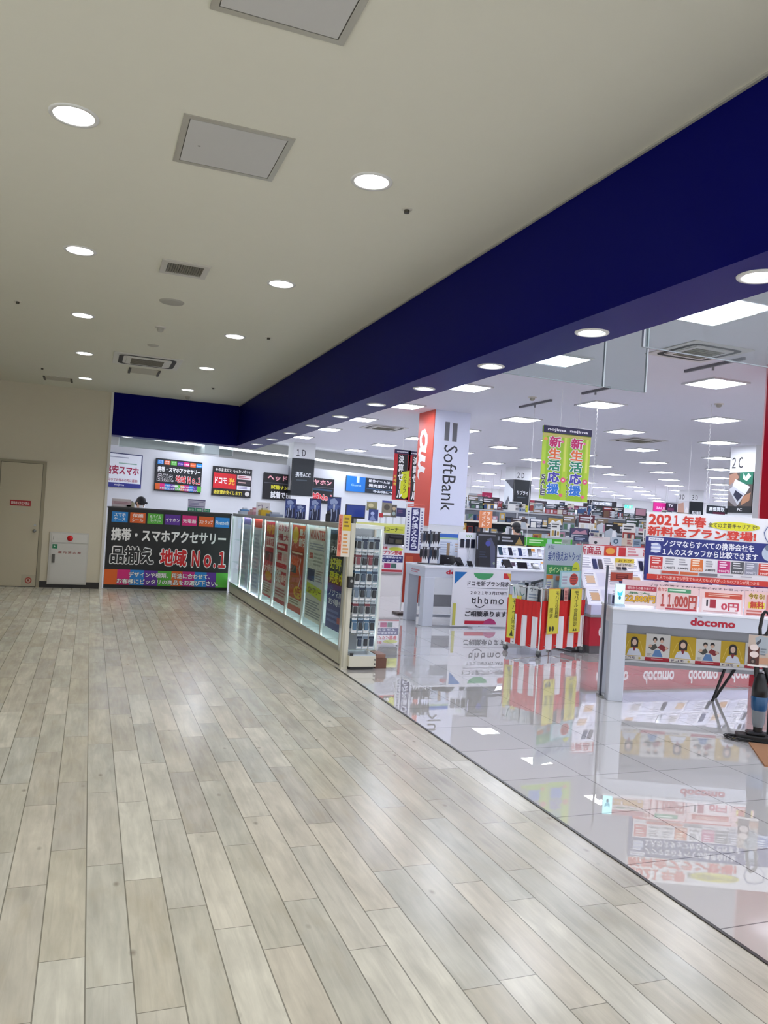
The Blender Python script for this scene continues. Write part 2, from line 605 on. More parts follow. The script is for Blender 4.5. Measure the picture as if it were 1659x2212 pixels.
SOFF = [(2.61, 2.6 + 1.205 * j) for j in range(-2, 10)]
b = MB()
b.add([(2.40, -4, FB), (2.40, 14.6, FB), (2.40, 14.6, H + .1), (2.40, -4, H + .1)], [(0, 1, 2, 3)], M_BLUE)
b.add([(2.80, -4, FB), (2.80, 14.6, FB), (2.80, 14.6, H + .1), (2.80, -4, H + .1)], [(3, 2, 1, 0)], M_BLUE)
plate(b, 2.40, 2.80, -4, 14.2, FB, [(x, y, 0.075) for x, y in SOFF], M_SOFFIT_LIT, 0.12)
b.add([(2.40, 14.2, FB), (2.80, 14.2, FB), (2.80, 14.6, FB), (2.40, 14.6, FB)], [(3, 2, 1, 0)], M_SOFFIT_LIT)
struct(b.build('trim_2'), 'long navy blue beam along the shop front', 'beam')
SOFF2 = [(0.53, 14.4), (1.58, 14.4)]
b = MB()
b.add([(0.25, 14.2, FB), (2.40, 14.2, FB), (2.40, 14.2, H + .1), (0.25, 14.2, H + .1)], [(0, 1, 2, 3)], M_BLUE)
b.add([(0.25, 14.6, FB), (2.40, 14.6, FB), (2.40, 14.6, H + .1), (0.25, 14.6, H + .1)], [(3, 2, 1, 0)], M_BLUE)
plate(b, 0.25, 2.40, 14.2, 14.6, FB, [(x, y, 0.075) for x, y in SOFF2], M_SOFFIT_LIT, 0.12)
struct(b.build('trim_3'), 'short navy blue beam over the black sales counter', 'beam')
b = MB(); b.box(2.385, -4, H - 0.012, 2.40, 14.2, H, mat('#a5a39a', 0.6))
struct(b.build('trim_4'), 'thin grey bead where ceiling meets the long blue beam', 'ceiling trim')

b = MB(); b.box(-4.2, 14.2, 0, 0.22, 14.34, H, M_WALL)
struct(b.build('wall_back'), 'plain beige corridor end wall with a service door', 'wall')
b = MB(); b.box(0.22, 14.18, 0, 0.262, 14.36, H, mat('#d8d6cf', 0.5)); b.box(-1.0, 14.34, 0, 0.262, 14.36, H, M_SHOPWALL)
struct(b.build('trim_5'), 'white corner guard on the end of the beige wall', 'wall trim')
b = MB(); b.box(-0.735, 14.187, 0, 0.215, 14.2, 0.105, mat('#211d1c', 0.5)); b.box(-3.2, 14.187, 0, -1.46, 14.2, 0.105, mat('#211d1c', 0.5))
struct(b.build('baseboard_back'), 'dark brown baseboard under the beige end wall', 'baseboard')
b = MB(); b.box(-4.3, 4.5, 0, -4.2, 14.2, H, M_WALL)  # out-of-view wall added for bounce; stops short to let light in
struct(b.build('wall_left'), 'beige wall along the other side of the corridor', 'wall')
b = MB(); b.box(-3.2, 36, 0, 30.1, 36.1, H, M_SHOPWALL)
struct(b.build('wall_far'), 'white wall at the far end of the shop', 'wall')
b = MB(); b.box(30, -4, 0, 30.1, 36, H, M_SHOPWALL)
struct(b.build('wall_right'), 'white wall on the far right of the shop', 'wall')

# slanting white wall with the posters, a dark gap above it and a strip of light
WY = 24.3
PW = MB(); PW.box(-3.6, 0, 0, 10.4, 0.1, 2.75, mat('#d3d5d9', 0.75, var=0.01))
struct(PW.build('wall_rear', None, (0.41, 18.55, 0), WY), 'white slanting wall carrying a row of posters', 'wall')
b = MB(); b.box(-3.6, 1.0, 0, 10.4, 1.1, H, mat('#b9b9b6', 0.8))
b.box(2.62, 0.5, 2.0, 3.05, 1.0, H, M_SHOPWALL)
struct(b.build('wall_upper', None, (0.41, 18.55, 0), WY), 'grey recessed wall above the poster wall', 'wall')
b = MB(); b.box(-1.4, 0.62, 3.02, 10.3, 0.7, 3.07, mat('#dcdcdc'))
o = struct(b.build('trim_6', None, (0.41, 18.55, 0), WY), 'long white light trough above the poster wall', 'light trough')
b = MB(); b.box(-1.4, 0.60, 3.02, 10.3, 0.615, 3.07, mat('#f4fbff', 0.4, 0, COVE_TUBE))
b.build('light_strip', o)

# service door
d = struct(thing('door_1', 'beige steel service door with a red sign', 'door', (-1.40, 14.2, 0)), 'beige steel service door with a red sign', 'door')
b = MB(); b.box(-0.05, -0.02, 0, 0, 0, 2.08, mat('#9c947e', .5)); b.box(0.635, -0.02, 0, 0.685, 0, 2.08, mat('#9c947e', .5)); b.box(0, -0.02, 2.04, 0.635, 0, 2.08, mat('#9c947e', .5))
b.build('door_frame', d)
b = MB(); b.box(0.006, -0.012, 0.012, 0.629, -0.002, 2.034, mat('#c0b79f', .5)); b.box(0, -0.004, 0, 0.635, -0.001, 2.04, mat('#3c382c'))
b.build('door_leaf', d)
b = MB(); b.cyl((0.565, -0.012, 0.93), (0.565, -0.05, 0.93), 0.02, STEEL); b.ball((0.565, -0.062, 0.93), 0.028, 0.02, 0.028, STEEL)
b.build('door_knob', d)
b = MB(); b.cyl((0.565, -0.012, 1.02), (0.565, -0.02, 1.02), 0.018, STEEL)
b.build('lock', d)
b = MB(); b.box(0.17, -0.018, 1.33, 0.48, -0.012, 1.42, '#b4222a')
b.pr((0.17, -0.018, 1.42), (0.31, 0, 0), (0, 0, -0.09), [('r', 0, 0, 1, 1, '#a81d25'), ('t', '関係者以外立入禁止', .06, .22, .94, .78, '#f3e7e3', .015)])
b.pr((0.2, -0.012, 1.30), (0.25, 0, 0), (0, 0, -0.1), [('l', .05, .05, .95, .95, 2, '#bdb7a4')])
b.build('door_sign', d)
b = MB(); b.box(0.41, -0.018, 0.02, 0.625, -0.012, 0.20, '#b3ab95')
b.pr((0.41, -0.018, 0.20), (0.215, 0, 0), (0, 0, -0.18), [('o', .5, .5, .24, .29, '#a8483a'), ('o', .5, .5, .15, .18, '#c9b9a6'), ('o', .5, .5, .09, .11, '#8d3a2e')])
b.build('hatch_panel', d)

# fire hydrant cabinet let into the wall
t = thing('fire_hydrant_cabinet', 'white fire hydrant cabinet with a red lamp beside the service door', 'hydrant cabinet', (-0.60, 14.2, 0.06))
b = MB(); b.box(0, -0.03, 0, 0.61, 0, 0.87, mat('#c9c7c1', .45)); b.build('cabinet_frame', t, bev=.004)
b = MB(); b.box(0.035, -0.04, 0.70, 0.585, -0.03, 0.845, mat('#d4d2cd', .45)); b.box(0.06, -0.045, 0.74, 0.066, -0.04, 0.80, '#444')
b.build('lamp_panel', t, bev=.003)
b = MB(); b.lathe([(0.0, 0.03), (0.025, 0.026), (0.04, 0.012), (0.048, 0)], mat('#c4141c', .25), n=20)
o = b.build('alarm_lamp', t, (0.315, -0.04, 0.775)); o.rotation_euler[0] = math.pi / 2
b = MB(); b.box(0.035, -0.04, 0.03, 0.585, -0.03, 0.68, mat('#cfcdc8', .45))
b.pr((0.035, -0.04, 0.68), (0.55, 0, 0), (0, 0, -0.65), [('r', .03, .02, .17, .13, '#1f7a52'), ('p', [(.07, .05), (.12, .075), (.07, .10)], '#d7efe2'), ('t', '屋 内 消 火 栓', .2, .19, .85, .25, '#9a4a44', .02)])
o = b.build('cabinet_door', t, bev=.003)
b = MB(); b.box(0.055, -0.055, 0.36, 0.1, -0.04, 0.50, mat('#55534f', .4, .5)); b.build('handle', o)

# ================================================================== ceiling fittings over the corridor
def downlight(name, r, depth, emit, label, group, lens=.46):
    t = thing(name, label, 'downlight', (0, 0, 0), 0, group)
    b = MB(); b.lathe([(r + .022, 0), (r + .02, -.006), (r + .002, -.007), (r, 0)], mat('#dcdcd8', .35), n=32)
    b.build('trim_ring', t)
    b = MB(); b.lathe([(r, -.004), (r * .95, depth * .4), (r * .8, depth * .8), (r * lens * 1.1, depth)], mat('#b9bec4', .22, .5), n=32)
    b.build('reflector', t)
    b = MB(); b.disc((0, 0, depth), r * lens, mat('#fffaf0' if r > .08 else '#fdfdff', .4, 0, emit), 24)
    b.build('lamp', t)
    return t
p = None
for i in (0, 1):
    for j in range(-2, 5):
        x, y = DOWN[i * 7 + j + 2]
        lb = 'recessed round downlight, %s from the door wall, ceiling row nearer the %s' % (ORD[4 - j], 'service door' if i == 0 else 'blue beam')
        if p is None:
            p = downlight('downlight', .095, .13, CORRIDOR_LAMP, lb, 'recessed corridor downlights'); p.location = (x, y, H)
        else:
            dup(p, (x, y, H), 0, lb)
p = None
for j, (x, y) in enumerate(SOFF):
    lb = 'small round white spot under the long blue beam, %s from the near end' % ORD[j]
    if p is None:
        p = downlight('soffit_light', .075, .016, SOFFIT_LAMP, lb, 'round spots under the blue beam', .86); p.location = (x, y, FB)
    else:
        dup(p, (x, y, FB), 0, lb)
for j, (x, y) in enumerate(SOFF2):
    dup(p, (x, y, FB), 0, 'small round white spot under the short blue beam, %s' % ('beside the beige wall' if j == 0 else 'nearer the beam corner'))

def hatch(x0, y0, x1, y1, label):
    t = thing('ceiling_hatch', label, 'ceiling hatch', ((x0 + x1) / 2, (y0 + y1) / 2, H), 0, 'square hatches in the corridor ceiling')
    hx, hy = (x1 - x0) / 2, (y1 - y0) / 2
    f = mat('#b9b6ac', .35, .5); g = mat('#55534c', .6)
    b = MB()
    for (a, c, e, h) in ((-hx, -hy, hx, -hy + .03), (-hx, hy - .03, hx, hy), (-hx, -hy + .03, -hx + .03, hy - .03), (hx - .03, -hy + .03, hx, hy - .03)):
        b.box(a, c, -.006, e, h, 0, f)
    b.box(-hx + .03, -hy + .03, -.0015, hx - .03, hy - .03, -.0005, g)
    b.build('hatch_frame', t)
    b = MB(); b.box(-hx + .034, -hy + .034, -.005, hx - .034, hy - .034, -.002, mat('#c3c2bf', .55)); b.disc((-hx * .6, hy * .1, -.0055), .008, '#8a8880', 12)
    b.build('hatch_panel', t)
hatch(.30, 3.84, .84, 4.39, 'square white ceiling hatch between the two nearest downlights')
hatch(.30, 2.45, .82, 2.99, 'square white ceiling hatch cut by the top of the picture')
for x0, y0, x1, y1, lb in ((.38, 11.35, .80, 11.8, 'narrow flush ceiling panel with two dark clips behind the air conditioner'), (-.80, 13.1, -.38, 13.48, 'narrow flush ceiling panel with two dark clips next to the beige wall')):
    t = thing('ceiling_panel', lb, 'ceiling panel', (x0, y0, H))
    b = MB(); b.box(0, 0, -.008, x1 - x0, y1 - y0, 0, mat('#bdb8a9', .7)); b.build('panel_plate', t)
    for q in (0.0, x1 - x0 - .03):
        b = MB(); b.box(q, -.004, -.02, q + .03, y1 - y0, -.008, '#4a473f'); b.build('clip', t)

t = thing('ceiling_grille', 'rectangular louvred air grille in the corridor ceiling', 'air grille', (.575, 6.345, H))
b = MB()
for a, c, e, h in ((-.18, -.18, .18, -.13), (-.18, .13, .18, .18), (-.18, -.13, -.135, .13), (.135, -.13, .18, .13)):
    b.box(a, c, -.012, e, h, 0, mat('#c6c3b9', .4, .2))
b.build('grille_frame', t)
b = MB(); b.box(-.135, -.13, -.001, .135, .13, 0, '#2c2b28')
for i in range(15):
    x = -.126 + i * .018
    b.add([(x, -.13, -.001), (x + .012, -.13, -.011), (x + .012, .13, -.011), (x, .13, -.001)], [(0, 1, 2, 3)], mat('#9b988f', .4, .3))
b.build('louvre', t)
b = MB(); b.lathe([(0, -.012), (.085, -.012), (.105, -.009), (.112, 0)], mat('#aaa79d', .6), n=36)
tag(b.build('ceiling_speaker', None, (.58, 7.44, H)), 'round flat loudspeaker grille in the corridor ceiling', 'ceiling speaker')
def detector(x, y, r, d, label):
    t = thing('smoke_detector', label, 'smoke detector', (x, y, H))
    b = MB(); b.lathe([(0, -.012), (r, -.012), (r * 1.05, 0)], mat('#d2cfc5', .5), n=24); b.build('base', t)
    b = MB(); b.lathe([(0, -d), (r * .35, -d), (r * .6, -d * .75), (r * .62, -.012)], mat('#a9a69b', .5), n=20); b.build('sensor_head', t)
detector(.57, 8.56, .055, .055, 'domed smoke detector in front of the corridor air conditioner')
detector(1.42, 13.62, .06, .06, 'domed smoke detector near the corner of the blue beams')
b = MB(); b.lathe([(0, -.01), (.06, -.01), (.066, 0)], mat('#b7b4a8', .6), n=24)
tag(b.build('ceiling_disc', None, (.57, 9.6, H)), 'small flat round cap just before the corridor air conditioner', 'ceiling cap')
for x, y, lb in ((1.66, 4.39, 'dark sprinkler head behind the nearest right downlight'), (1.67, 8.35, 'dark sprinkler head halfway along beside the blue beam'), (1.67, 12.4, 'dark sprinkler head next to the beam corner'),
                 (-.77, 8.31, 'dark sprinkler head halfway along on the door side of the ceiling'), (-.77, 12.38, 'dark sprinkler head close to the beige wall')):
    t = thing('sprinkler', lb, 'sprinkler', (x, y, H), 0, 'sprinkler heads in the corridor ceiling')
    b = MB(); b.lathe([(0, -.004), (.03, -.004), (.034, 0)], mat('#c9c5b8', .4), n=20); b.build('cover_plate', t)
    b = MB(); b.cyl((0, 0, -.004), (0, 0, -.022), .016, mat('#57544c', .4, .6), 12); b.build('nozzle', t)

def cassette(x, y, hx, hy, label, body='#d9d7cf'):
    t = thing('air_conditioner', label, 'air conditioner', (x, y, H), 0, 'ceiling air conditioners')
    b = MB(); b.box(-hx, -hy, -.012, hx, hy, 0, mat(body, .45)); b.build('housing', t, bev=.004)
    def rring(ax, ay, wd, z, m):
        b = MB(); n = 8; r = .09
        def loop(ex, ey, rr):
            o = []
            for cx, cy, a0 in ((ex - rr, ey - rr, 0), (-ex + rr, ey - rr, 90), (-ex + rr, -ey + rr, 180), (ex - rr, -ey + rr, 270)):
                for k in range(n + 1):
                    a = math.radians(a0 + 90 * k / n); o.append((cx + rr * math.cos(a), cy + rr * math.sin(a), z))
            return o
        A, B = loop(ax, ay, r), loop(ax - wd, ay - wd, r * .7)
        L = len(A)
        b.add(A + B, [(i, (i + 1) % L, L + (i + 1) % L, L + i) for i in range(L)], m)
        return b
    rring(hx * .84, hy * .84, .055, -.0135, mat('#26241f', .6)).build('air_outlet', t)
    b = MB(); b.box(-hx * .62, -hy * .62, -.022, hx * .62, hy * .62, -.012, mat(body, .45)); b.build('front_panel', t, bev=.003)
    b = MB(); b.box(-hx * .48, -hy * .48, -.0235, hx * .48, hy * .48, -.022, mat('#8b8672', .6))
    for k in range(7):
        yy = -hy * .44 + k * hy * .88 / 6
        b.box(-hx * .48, yy - .008, -.027, hx * .48, yy + .008, -.0235, mat('#5f5b4c', .5))
    b.build('intake_grille', t)
cassette(.575, 10.72, .42, .42, 'square ceiling air conditioner over the corridor')

# ================================================================== shop ceiling
def shop_lamp(label):
    t = thing('ceiling_lamp', label, 'ceiling lamp', (0, 0, 0), 0, 'square lamps in the shop ceiling')
    b = MB(); f = mat('#d0d0d2', .45)
    for a, c, e, h in ((-.27, -.27, .27, -.24), (-.27, .24, .27, .27), (-.27, -.24, -.24, .24), (.24, -.24, .27, .24)):
        b.box(a, c, -.02, e, h, 0, f)
    b.build('lamp_frame', t)
    b = MB(); b.box(-.24, -.24, -.014, .24, .24, -.008, mat('#eaf0ff', .4, 0, SHOP_LAMP))
    b.build('diffuser', t)
    return t
p = None
for i, j in [(-1,5),(-1,6),(0,-2),(0,-1),(0,0),(0,1),(0,2),(0,3),(0,4),(0,5),(0,6),(1,-2),(1,-1),(1,0),(1,1),(1,2),(1,3),(1,4),(1,5),(1,6),(1,7),(2,-2),(2,-1),(2,0),(2,1),(2,2),(2,3),(2,4),(2,5),(2,6),(2,7),(3,3),(3,4),(3,5),(3,6),(3,7),(3,8),(3,9),(3,10),(3,11),(3,12),(3,13),(4,4),(4,5),(4,6),(4,7),(4,8),(4,9),(4,10),(4,11),(4,12),(4,13),(5,4),(5,5),(5,6),(5,7),(5,8),(5,9),(5,10),(5,11),(5,12),(5,13),(6,5),(6,6),(6,7),(6,8),(6,9),(6,10),(6,11),(6,12),(6,13),(7,6),(7,7),(7,8),(7,9),(7,10),(7,11),(7,12),(7,13),(8,7),(8,8),(8,9),(8,10),(8,11),(8,12),(8,13),(9,8),(9,9),(9,10),(9,11),(9,12),(9,13),(10,9),(10,10),(10,11),(10,12),(10,13),(11,10),(11,11),(11,12),(11,13)]:
    x, y = 4.68 + 2.16 * i, 5.15 + 2.25 * j
    lb = 'square shop ceiling lamp, %s row from the blue beam, %s from the entrance' % (ORD[i + 1], ORD[j + 2])
    if p is None:
        p = shop_lamp(lb); p.location = (x, y, H)
    else:
        dup(p, (x, y, H), 0, lb)
cassette(5.56, 6.27, .36, .36, 'square air conditioner in the shop ceiling beside the red pillar', '#cfcbc9')
cassette(10.035,12.836, .40, .40, 'square air conditioner in the shop ceiling behind the green banners', '#cfcbc9')
cassette(5.526,15.158, .40, .40, 'square air conditioner in the shop ceiling beside the red and black banners', '#cfcbc9')
for k, (y0, y1, lb) in enumerate(((6.2, 7.05, 'grey ceiling hanging rail in front of the shop air conditioner'), (8.4, 9.0, 'grey ceiling hanging rail above the green banners'), (9.75, 10.65, 'grey ceiling hanging rail left of the green banners'))):
    t = thing('hanging_rail', lb, 'hanging rail', (6.08, (y0 + y1) / 2, H), 0, 'rails on the shop ceiling')
    b = MB(); b.box(-.015, -(y1 - y0) / 2, -.03, .015, (y1 - y0) / 2, 0, mat('#77767c', .4, .4)); b.build('track', t)
    b = MB(); b.cyl((0, 0, -.03), (0, 0, -.07), .014, mat('#8f8e93', .4, .4), 10); b.build('swivel', t)
detector(7.952,8.516, .06, .05, 'grey smoke detector among the shop lamps, nearest the red pillar')
detector(5.785,9.786, .06, .05, 'grey smoke detector above the white pillar advertisement')

# clear smoke barriers hanging behind the beam
for x0, x1, y, z0, lb in ((2.80, 4.08, 5.17, 2.63, 'clear glass smoke barrier hanging behind the blue beam, the farther pane'), (3.06, 5.2, 3.92, 2.63, 'clear glass smoke barrier hanging beside the red pillar'), (0.4, 2.4, 14.62, 2.47, 'clear glass smoke barrier below the short blue beam')):
    t = thing('smoke_barrier', lb, 'glass smoke barrier', (x0, y, z0), 0, 'clear glass smoke barriers')
    b = MB(); b.box(0, 0, 0, x1 - x0, .008, min(H - z0, .9), M_BAR); b.build('glass_sheet', t)
    b = MB(); b.box(0, -.001, -.003, x1 - x0, .009, .003, mat('#8f9699', .35, .5)); b.build('edge_strip', t)
    for q in ([.88, x1 - x0] if y < 6 and x0 < 3 else [0, x1 - x0]):
        b = MB(); b.box(q - .006, -.005, 0, q + .006, .013, H - z0, mat('#d4dadc', .3, .3)); b.build('joint_strip', t)

# ================================================================== pillars
t = struct(thing('pillar_1', 'white square pillar with a red and a white advertisement', 'pillar', (5.24, 11.95, 0)), 'white square pillar with a red and a white advertisement', 'pillar')
b = MB(); b.box(0.012, 0.012, 0, .655, .66, H, M_SHOPWALL); b.build('shaft', t)
b = MB(); b.box(0.012, 0, 1.45, .662, .012, H, mat('#e2e5f8', .4))
b.pr((0.012, 0, H), (.65, 0, 0), (0, 0, -(H - .6)), [('r', .29, .066, .42, .18, '#6d6d74'), ('r', .51, .069, .64, .183, '#6d6d74'),
     ('d', 'SoftBank', .30, .207, .68, .605, '#2c2b33', .0)])
o = b.build('white_advert', t); o['label'] = 'pale lilac advertisement with two grey bars and dark lettering'
def AU(pts):
    return [(.14 + .62 * y, .11 + .31 * x) for x, y in pts]
b = MB(); b.box(0, 0, 1.42, .012, .66, H, mat('#d84a33', .4))
b.pr((0, .66, H), (0, -.66, 0), (0, 0, -(H - .6)), [
    ('s', AU([(.38, .62), (.28, .70), (.14, .66), (.04, .45), (.06, .2), (.16, .08), (.28, .14), (.37, .36), (.42, .72), (.38, .3), (.40, .1), (.47, .04), (.53, .12)]), .036, '#f6f1ee'),
    ('s', AU([(.53, .12), (.58, .5), (.6, .72), (.57, .35), (.60, .1), (.68, .06), (.77, .22), (.82, .72), (.79, .3), (.83, .06), (.92, .05), (1.0, .2)]), [.036] * 9 + [.03, .02, .008], '#f6f1ee')])
o = b.build('red_advert', t); o['label'] = 'orange red advertisement with white brush lettering'

t = struct(thing('pillar_2', 'glossy dark red pillar cut by the right edge', 'pillar', (6.5, 5.66, 0)), 'glossy dark red pillar cut by the right edge', 'pillar')
b = MB(); b.box(0, 0, 0, .65, .65, H, mat('#a31226', .16)); b.build('shaft', t)
b = MB(); b.box(-.006, .64, .3, .004, .656, H, mat('#e8b5bb', .2)); b.build('edge_strip', t)  # pale pink strip paints a highlight onto the pillar's edge

def sign_pillar(name, x, y, wx, label, num, front, left, zt=2.93, zb=1.95, numleft=False):
    t = struct(thing(name, label, 'pillar', (x, y, 0)), label, 'pillar')
    b = MB(); b.box(.01, .01, 0, wx, wx, H, M_SHOPWALL)
    if num:
        b.pr((.01, .01, H), (wx - .01, 0, 0), (0, 0, -(H - zt)), [('t', num, .14, .44, .56, .86, '#3b3b40', .012)])
    if numleft:
        b.pr((.01, wx, H), (0, -(wx - .01), 0), (0, 0, -(H - zt)), [('t', numleft, .08, .42, .52, .84, '#3b3b40', .012)])
    b.build('shaft', t)
    if front:
        b = MB(); b.box(.01, -.012, zb, wx - .01, .01, zt, '#15191d')
        b.pr((.01, -.012, zt), (wx - .02, 0, 0), (0, 0, -(zt - zb)), [('r', 0, 0, 1, 1, mat('#1a2026', .35)), ('t', front, .15, .36, .85, .5, '#e9ecef', .015), ('l', .2, .56, .8, .62, 1, '#4a545c')])
        b.build('front_sign', t)
    b = MB(); b.box(-.012, .02, zb, .01, wx - .02, zt, '#15191d')
    b.pr((-.012, wx - .02, zt), (0, -(wx - .04), 0), (0, 0, -(zt - zb)), left)
    b.build('side_sign', t)
def PIC1(cap):
    return [('r', 0, 0, 1, 1, '#dfe4ea'), ('p', [(0, 0), (1, 0), (1, .35), (.35, .12)], '#4a4c56'), ('p', [(.1, .82), (.5, .55), (.75, .82)], '#6d6f78'), ('r', 0, .84, 1, 1, '#1a2026'), ('t', cap, .3, .88, .8, .96, '#e9ecef', .01)]
sign_pillar('pillar_3', 4.887, 20.2, .6, 'white pillar with a black sign beside the poster wall', '１Ｄ', '携帯ACC',
            [('r', 0, 0, 1, 1, '#c9ccd2'), ('o', .5, .5, .35, .3, '#8c9099'), ('r', 0, .86, 1, 1, '#1a2026')])
sign_pillar('pillar_4', 12.2, 21.4, .6, 'white pillar with a black sign and a grey picture behind the lilac pillar', '２Ｄ', 'サプライ', PIC1('プリンター'), 2.95, 2.02)
LAP = [('r', 0, 0, 1, 1, '#51453f'), ('r', .45, 0, 1, .3, '#1f6e54'), ('p', [(.6, .02), (.7, .12), (.8, .02), (.92, .1), (.75, .22), (.58, .16)], '#cfe6dd'), ('p', [(0, .05), (.3, .0), (.42, .12), (.2, .3), (0, .3)], '#a77c67'), ('p', [(0, .32), (.16, .26), (.5, .78), (.34, .86), (0, .7)], '#8d8688'),
       ('p', [(.26, .16), (.9, .36), (.72, .55), (.16, .34)], '#d9dade'), ('p', [(.2, .34), (.7, .55), (.42, .82), (.02, .42)], '#c3c4c9'), ('p', [(.3, .44), (.62, .57), (.42, .72), (.22, .56)], '#23253a'), ('p', [(.62, .6), (.95, .5), (.9, .7), (.55, .82)], '#b07f5f'),
       ('r', 0, .84, 1, 1, '#1a1c20'), ('t', 'PC', .42, .89, .62, .96, '#f2f2f2', .02)]
sign_pillar('pillar_5', 11.85, 11.66, .64, 'white pillar with a laptop picture beside the red pillar', None, None, LAP, 2.83, 2.04, '２Ｃ')
sign_pillar('pillar_6', 21.743, 24.5, .66, 'far white pillar with a black sign above the big price board', '３Ｄ', '周辺機器',
            [('r', 0, 0, 1, 1, '#d4d3d6'), ('p', [(0, .1), (.5, .05), (.6, .5), (0, .6)], '#c59a86'), ('p', [(0, .6), (.7, .5), (.75, 1), (0, 1)], '#2a2d3a'), ('o', .8, .45, .15, .2, '#e9e4e4')], 2.9, 1.9, '３Ｄ')

# ================================================================== the black sales counter at the end of the corridor
def accessory_sign(sub=True):
    I = [('r', 0, 0, 1, 1, '#17181c')]
    for k, (x0, x1, c, a, bb) in enumerate(((.03, .155, '#1f86d6', 'スマホ', 'ケース'), (.172, .295, '#e0621e', '保護', 'シール'), (.31, .435, '#58b33c', 'モバイル', 'バッテリー'), (.45, .575, '#5b2a96', 'イヤホン', None),
                                        (.59, .712, '#d81e7a', '充電器', None), (.727, .85, '#e0621e', 'ストラップ', None), (.863, .985, '#1f8ae0', 'Bluetooth', None))):
        I.append(('r', x0, .045, x1, .175, c))
        if bb:
            I += [('t', a, x0 + .018, .06, x1 - .018, .105, '#fff', .01), ('t', bb, x0 + .018, .115, x1 - .018, .16, '#fff', .01)]
        else:
            I.append(('t', a, x0 + .006, .09, x1 - .006, .14, '#fff', .01))
    I += [('t', '携帯・スマホアクセサリー', .035, .245, .965, .405, '#f4f4f4', .03),
          ('t', '品揃え', .04, .475, .375, .69, '#17181c', .03, '#f4f4f4', .05), ('t', '地域', .43, .485, .645, .70, '#d2141c', .03, '#f4f4f4', .05), ('t', 'Ｎｏ.１', .69, .49, .97, .70, '#d2141c', .03, '#f4f4f4', .05)]
    cs = [(0, .1, '#e2651c'), (.1, .2, '#d81e7a'), (.2, .31, '#2384d6'), (.31, .42, '#5f2c9c'), (.42, .53, '#57b43a'), (.53, .62, '#e2651c'), (.62, .72, '#c81e86'), (.72, .82, '#2384d6'), (.82, .9, '#5f2c9c'), (.9, 1, '#57b43a')]
    for k, (a, c2, c) in enumerate(cs):
        I.append(('r', a, .765, c2, .955, c))
    I += [('t', 'デザインや種類、用途に合わせて、', .19, .79, .85, .855, '#fff', .015, '#23202c', .03), ('t', 'お客様にピッタリの商品をお選び下さい。', .1, .875, .92, .94, '#fff', .015, '#23202c', .03)]
    return I
t = thing('sales_counter', 'black fronted sales counter with a large accessory sign', 'counter', (0.29, 14.2, 0))
b = MB(); b.box(0, .03, 0, 2.1, .55, 1.38, mat('#d9d9d6', .5)); b.build('counter_body', t)
b = MB(); b.box(-.01, .02, 1.38, 2.11, .58, 1.41, mat('#3a3a3c', .35)); b.build('counter_top', t, bev=.004)
b = MB(); b.box(0, 0, .02, 2.09, .03, 1.39, '#17181c'); b.pr((0, 0, 1.39), (2.09, 0, 0), (0, 0, -1.37), accessory_sign(), .001, .0004)
o = b.build('front_sign', t); o['label'] = 'large black sign with seven coloured squares and a rainbow band'

# things on the counter
t = thing('card_box', 'low pinkish box at the wall end of the sales counter', 'box', (0.505,14.5, 1.41))
b = MB(); b.box(-.16, -.06, 0, .16, .06, .14, mat('#d9cfd2', .5)); b.pr((-.16, -.06, .14), (.32, 0, 0), (0, 0, -.14), [('r', 0, .3, 1, .7, '#cdb0b8'), ('l', .1, .35, .9, .65, 2, '#a8808c')]); b.build('carton', t, bev=.004)
t = thing('receipt_printer', 'small beige printer on the sales counter beside the clerk', 'printer', (0.652,14.5, 1.41))
b = MB(); b.box(-.07, -.06, 0, .07, .06, .09, mat('#bdb89f', .5)); b.build('casing', t, bev=.008); b = MB(); b.box(-.045, -.03, .09, .045, .02, .11, mat('#3c3a34', .5)); b.build('lid', t)
board('leaflet_stand', 'violet and white tariff card standing on the sales counter', 'price card', 1.631,14.45, 1.41, 0.308,0.213, [('r', 0, 0, 1, .1, '#6f6694'), ('l', .08, .16, .92, .5, 3, '#9b94c4'), ('r', .05, .55, .95, .62, '#7d78a8'), ('l', .08, .68, .92, .95, 3, '#b9b4d8')], bg='#dcd8ee')
for k, (x0, x1, c) in enumerate(((406, 421, '#1f9464'), (423, 440, '#23a070'), (442, 463, '#2c9c74'))):
    board('price_strip', 'green price strip on the sales counter, %s from the violet card' % ORD[k], 'price strip', 1.62 + k * .135, 14.3, 1.41, .12, .06, [('t', ('割引', '特価', 'セール')[k], .15, .2, .85, .8, '#eafff4', .02)], bg=c)

# ================================================================== posters on the slanting wall
WR = 24.3
board('wall_poster', 'white poster with a blue base and crimson lettering on the slanting wall', 'poster', 0.22,18.414,1.82,0.912,0.763, [
    ('r', 0, 0, 1, .03, '#39406b'), ('r', .97, 0, 1, 1, '#39406b'), ('l', .1, .1, .9, .16, 1, '#a9adbf'), ('t', '格安スマホ', .03, .36, .92, .63, '#a81f4e', .03), ('l', .38, .27, .9, .33, 1, '#8fb7a8'),
    ('t', 'スマホでお悩みの方に最適!', .06, .74, .9, .83, '#b03c58', .01), ('r', 0, .87, 1, 1, '#232a86'), ('t', 'nojima', .3, .9, .55, .97, '#f2f2f8', .01)], WR, bg='#eef1f8', th=.02)
board('wall_poster', 'black poster with coloured squares and a rainbow base on the slanting wall', 'poster', 1.362,18.93,1.807,1.222,0.756, accessory_sign(), WR, bg='#17181c', th=.02)
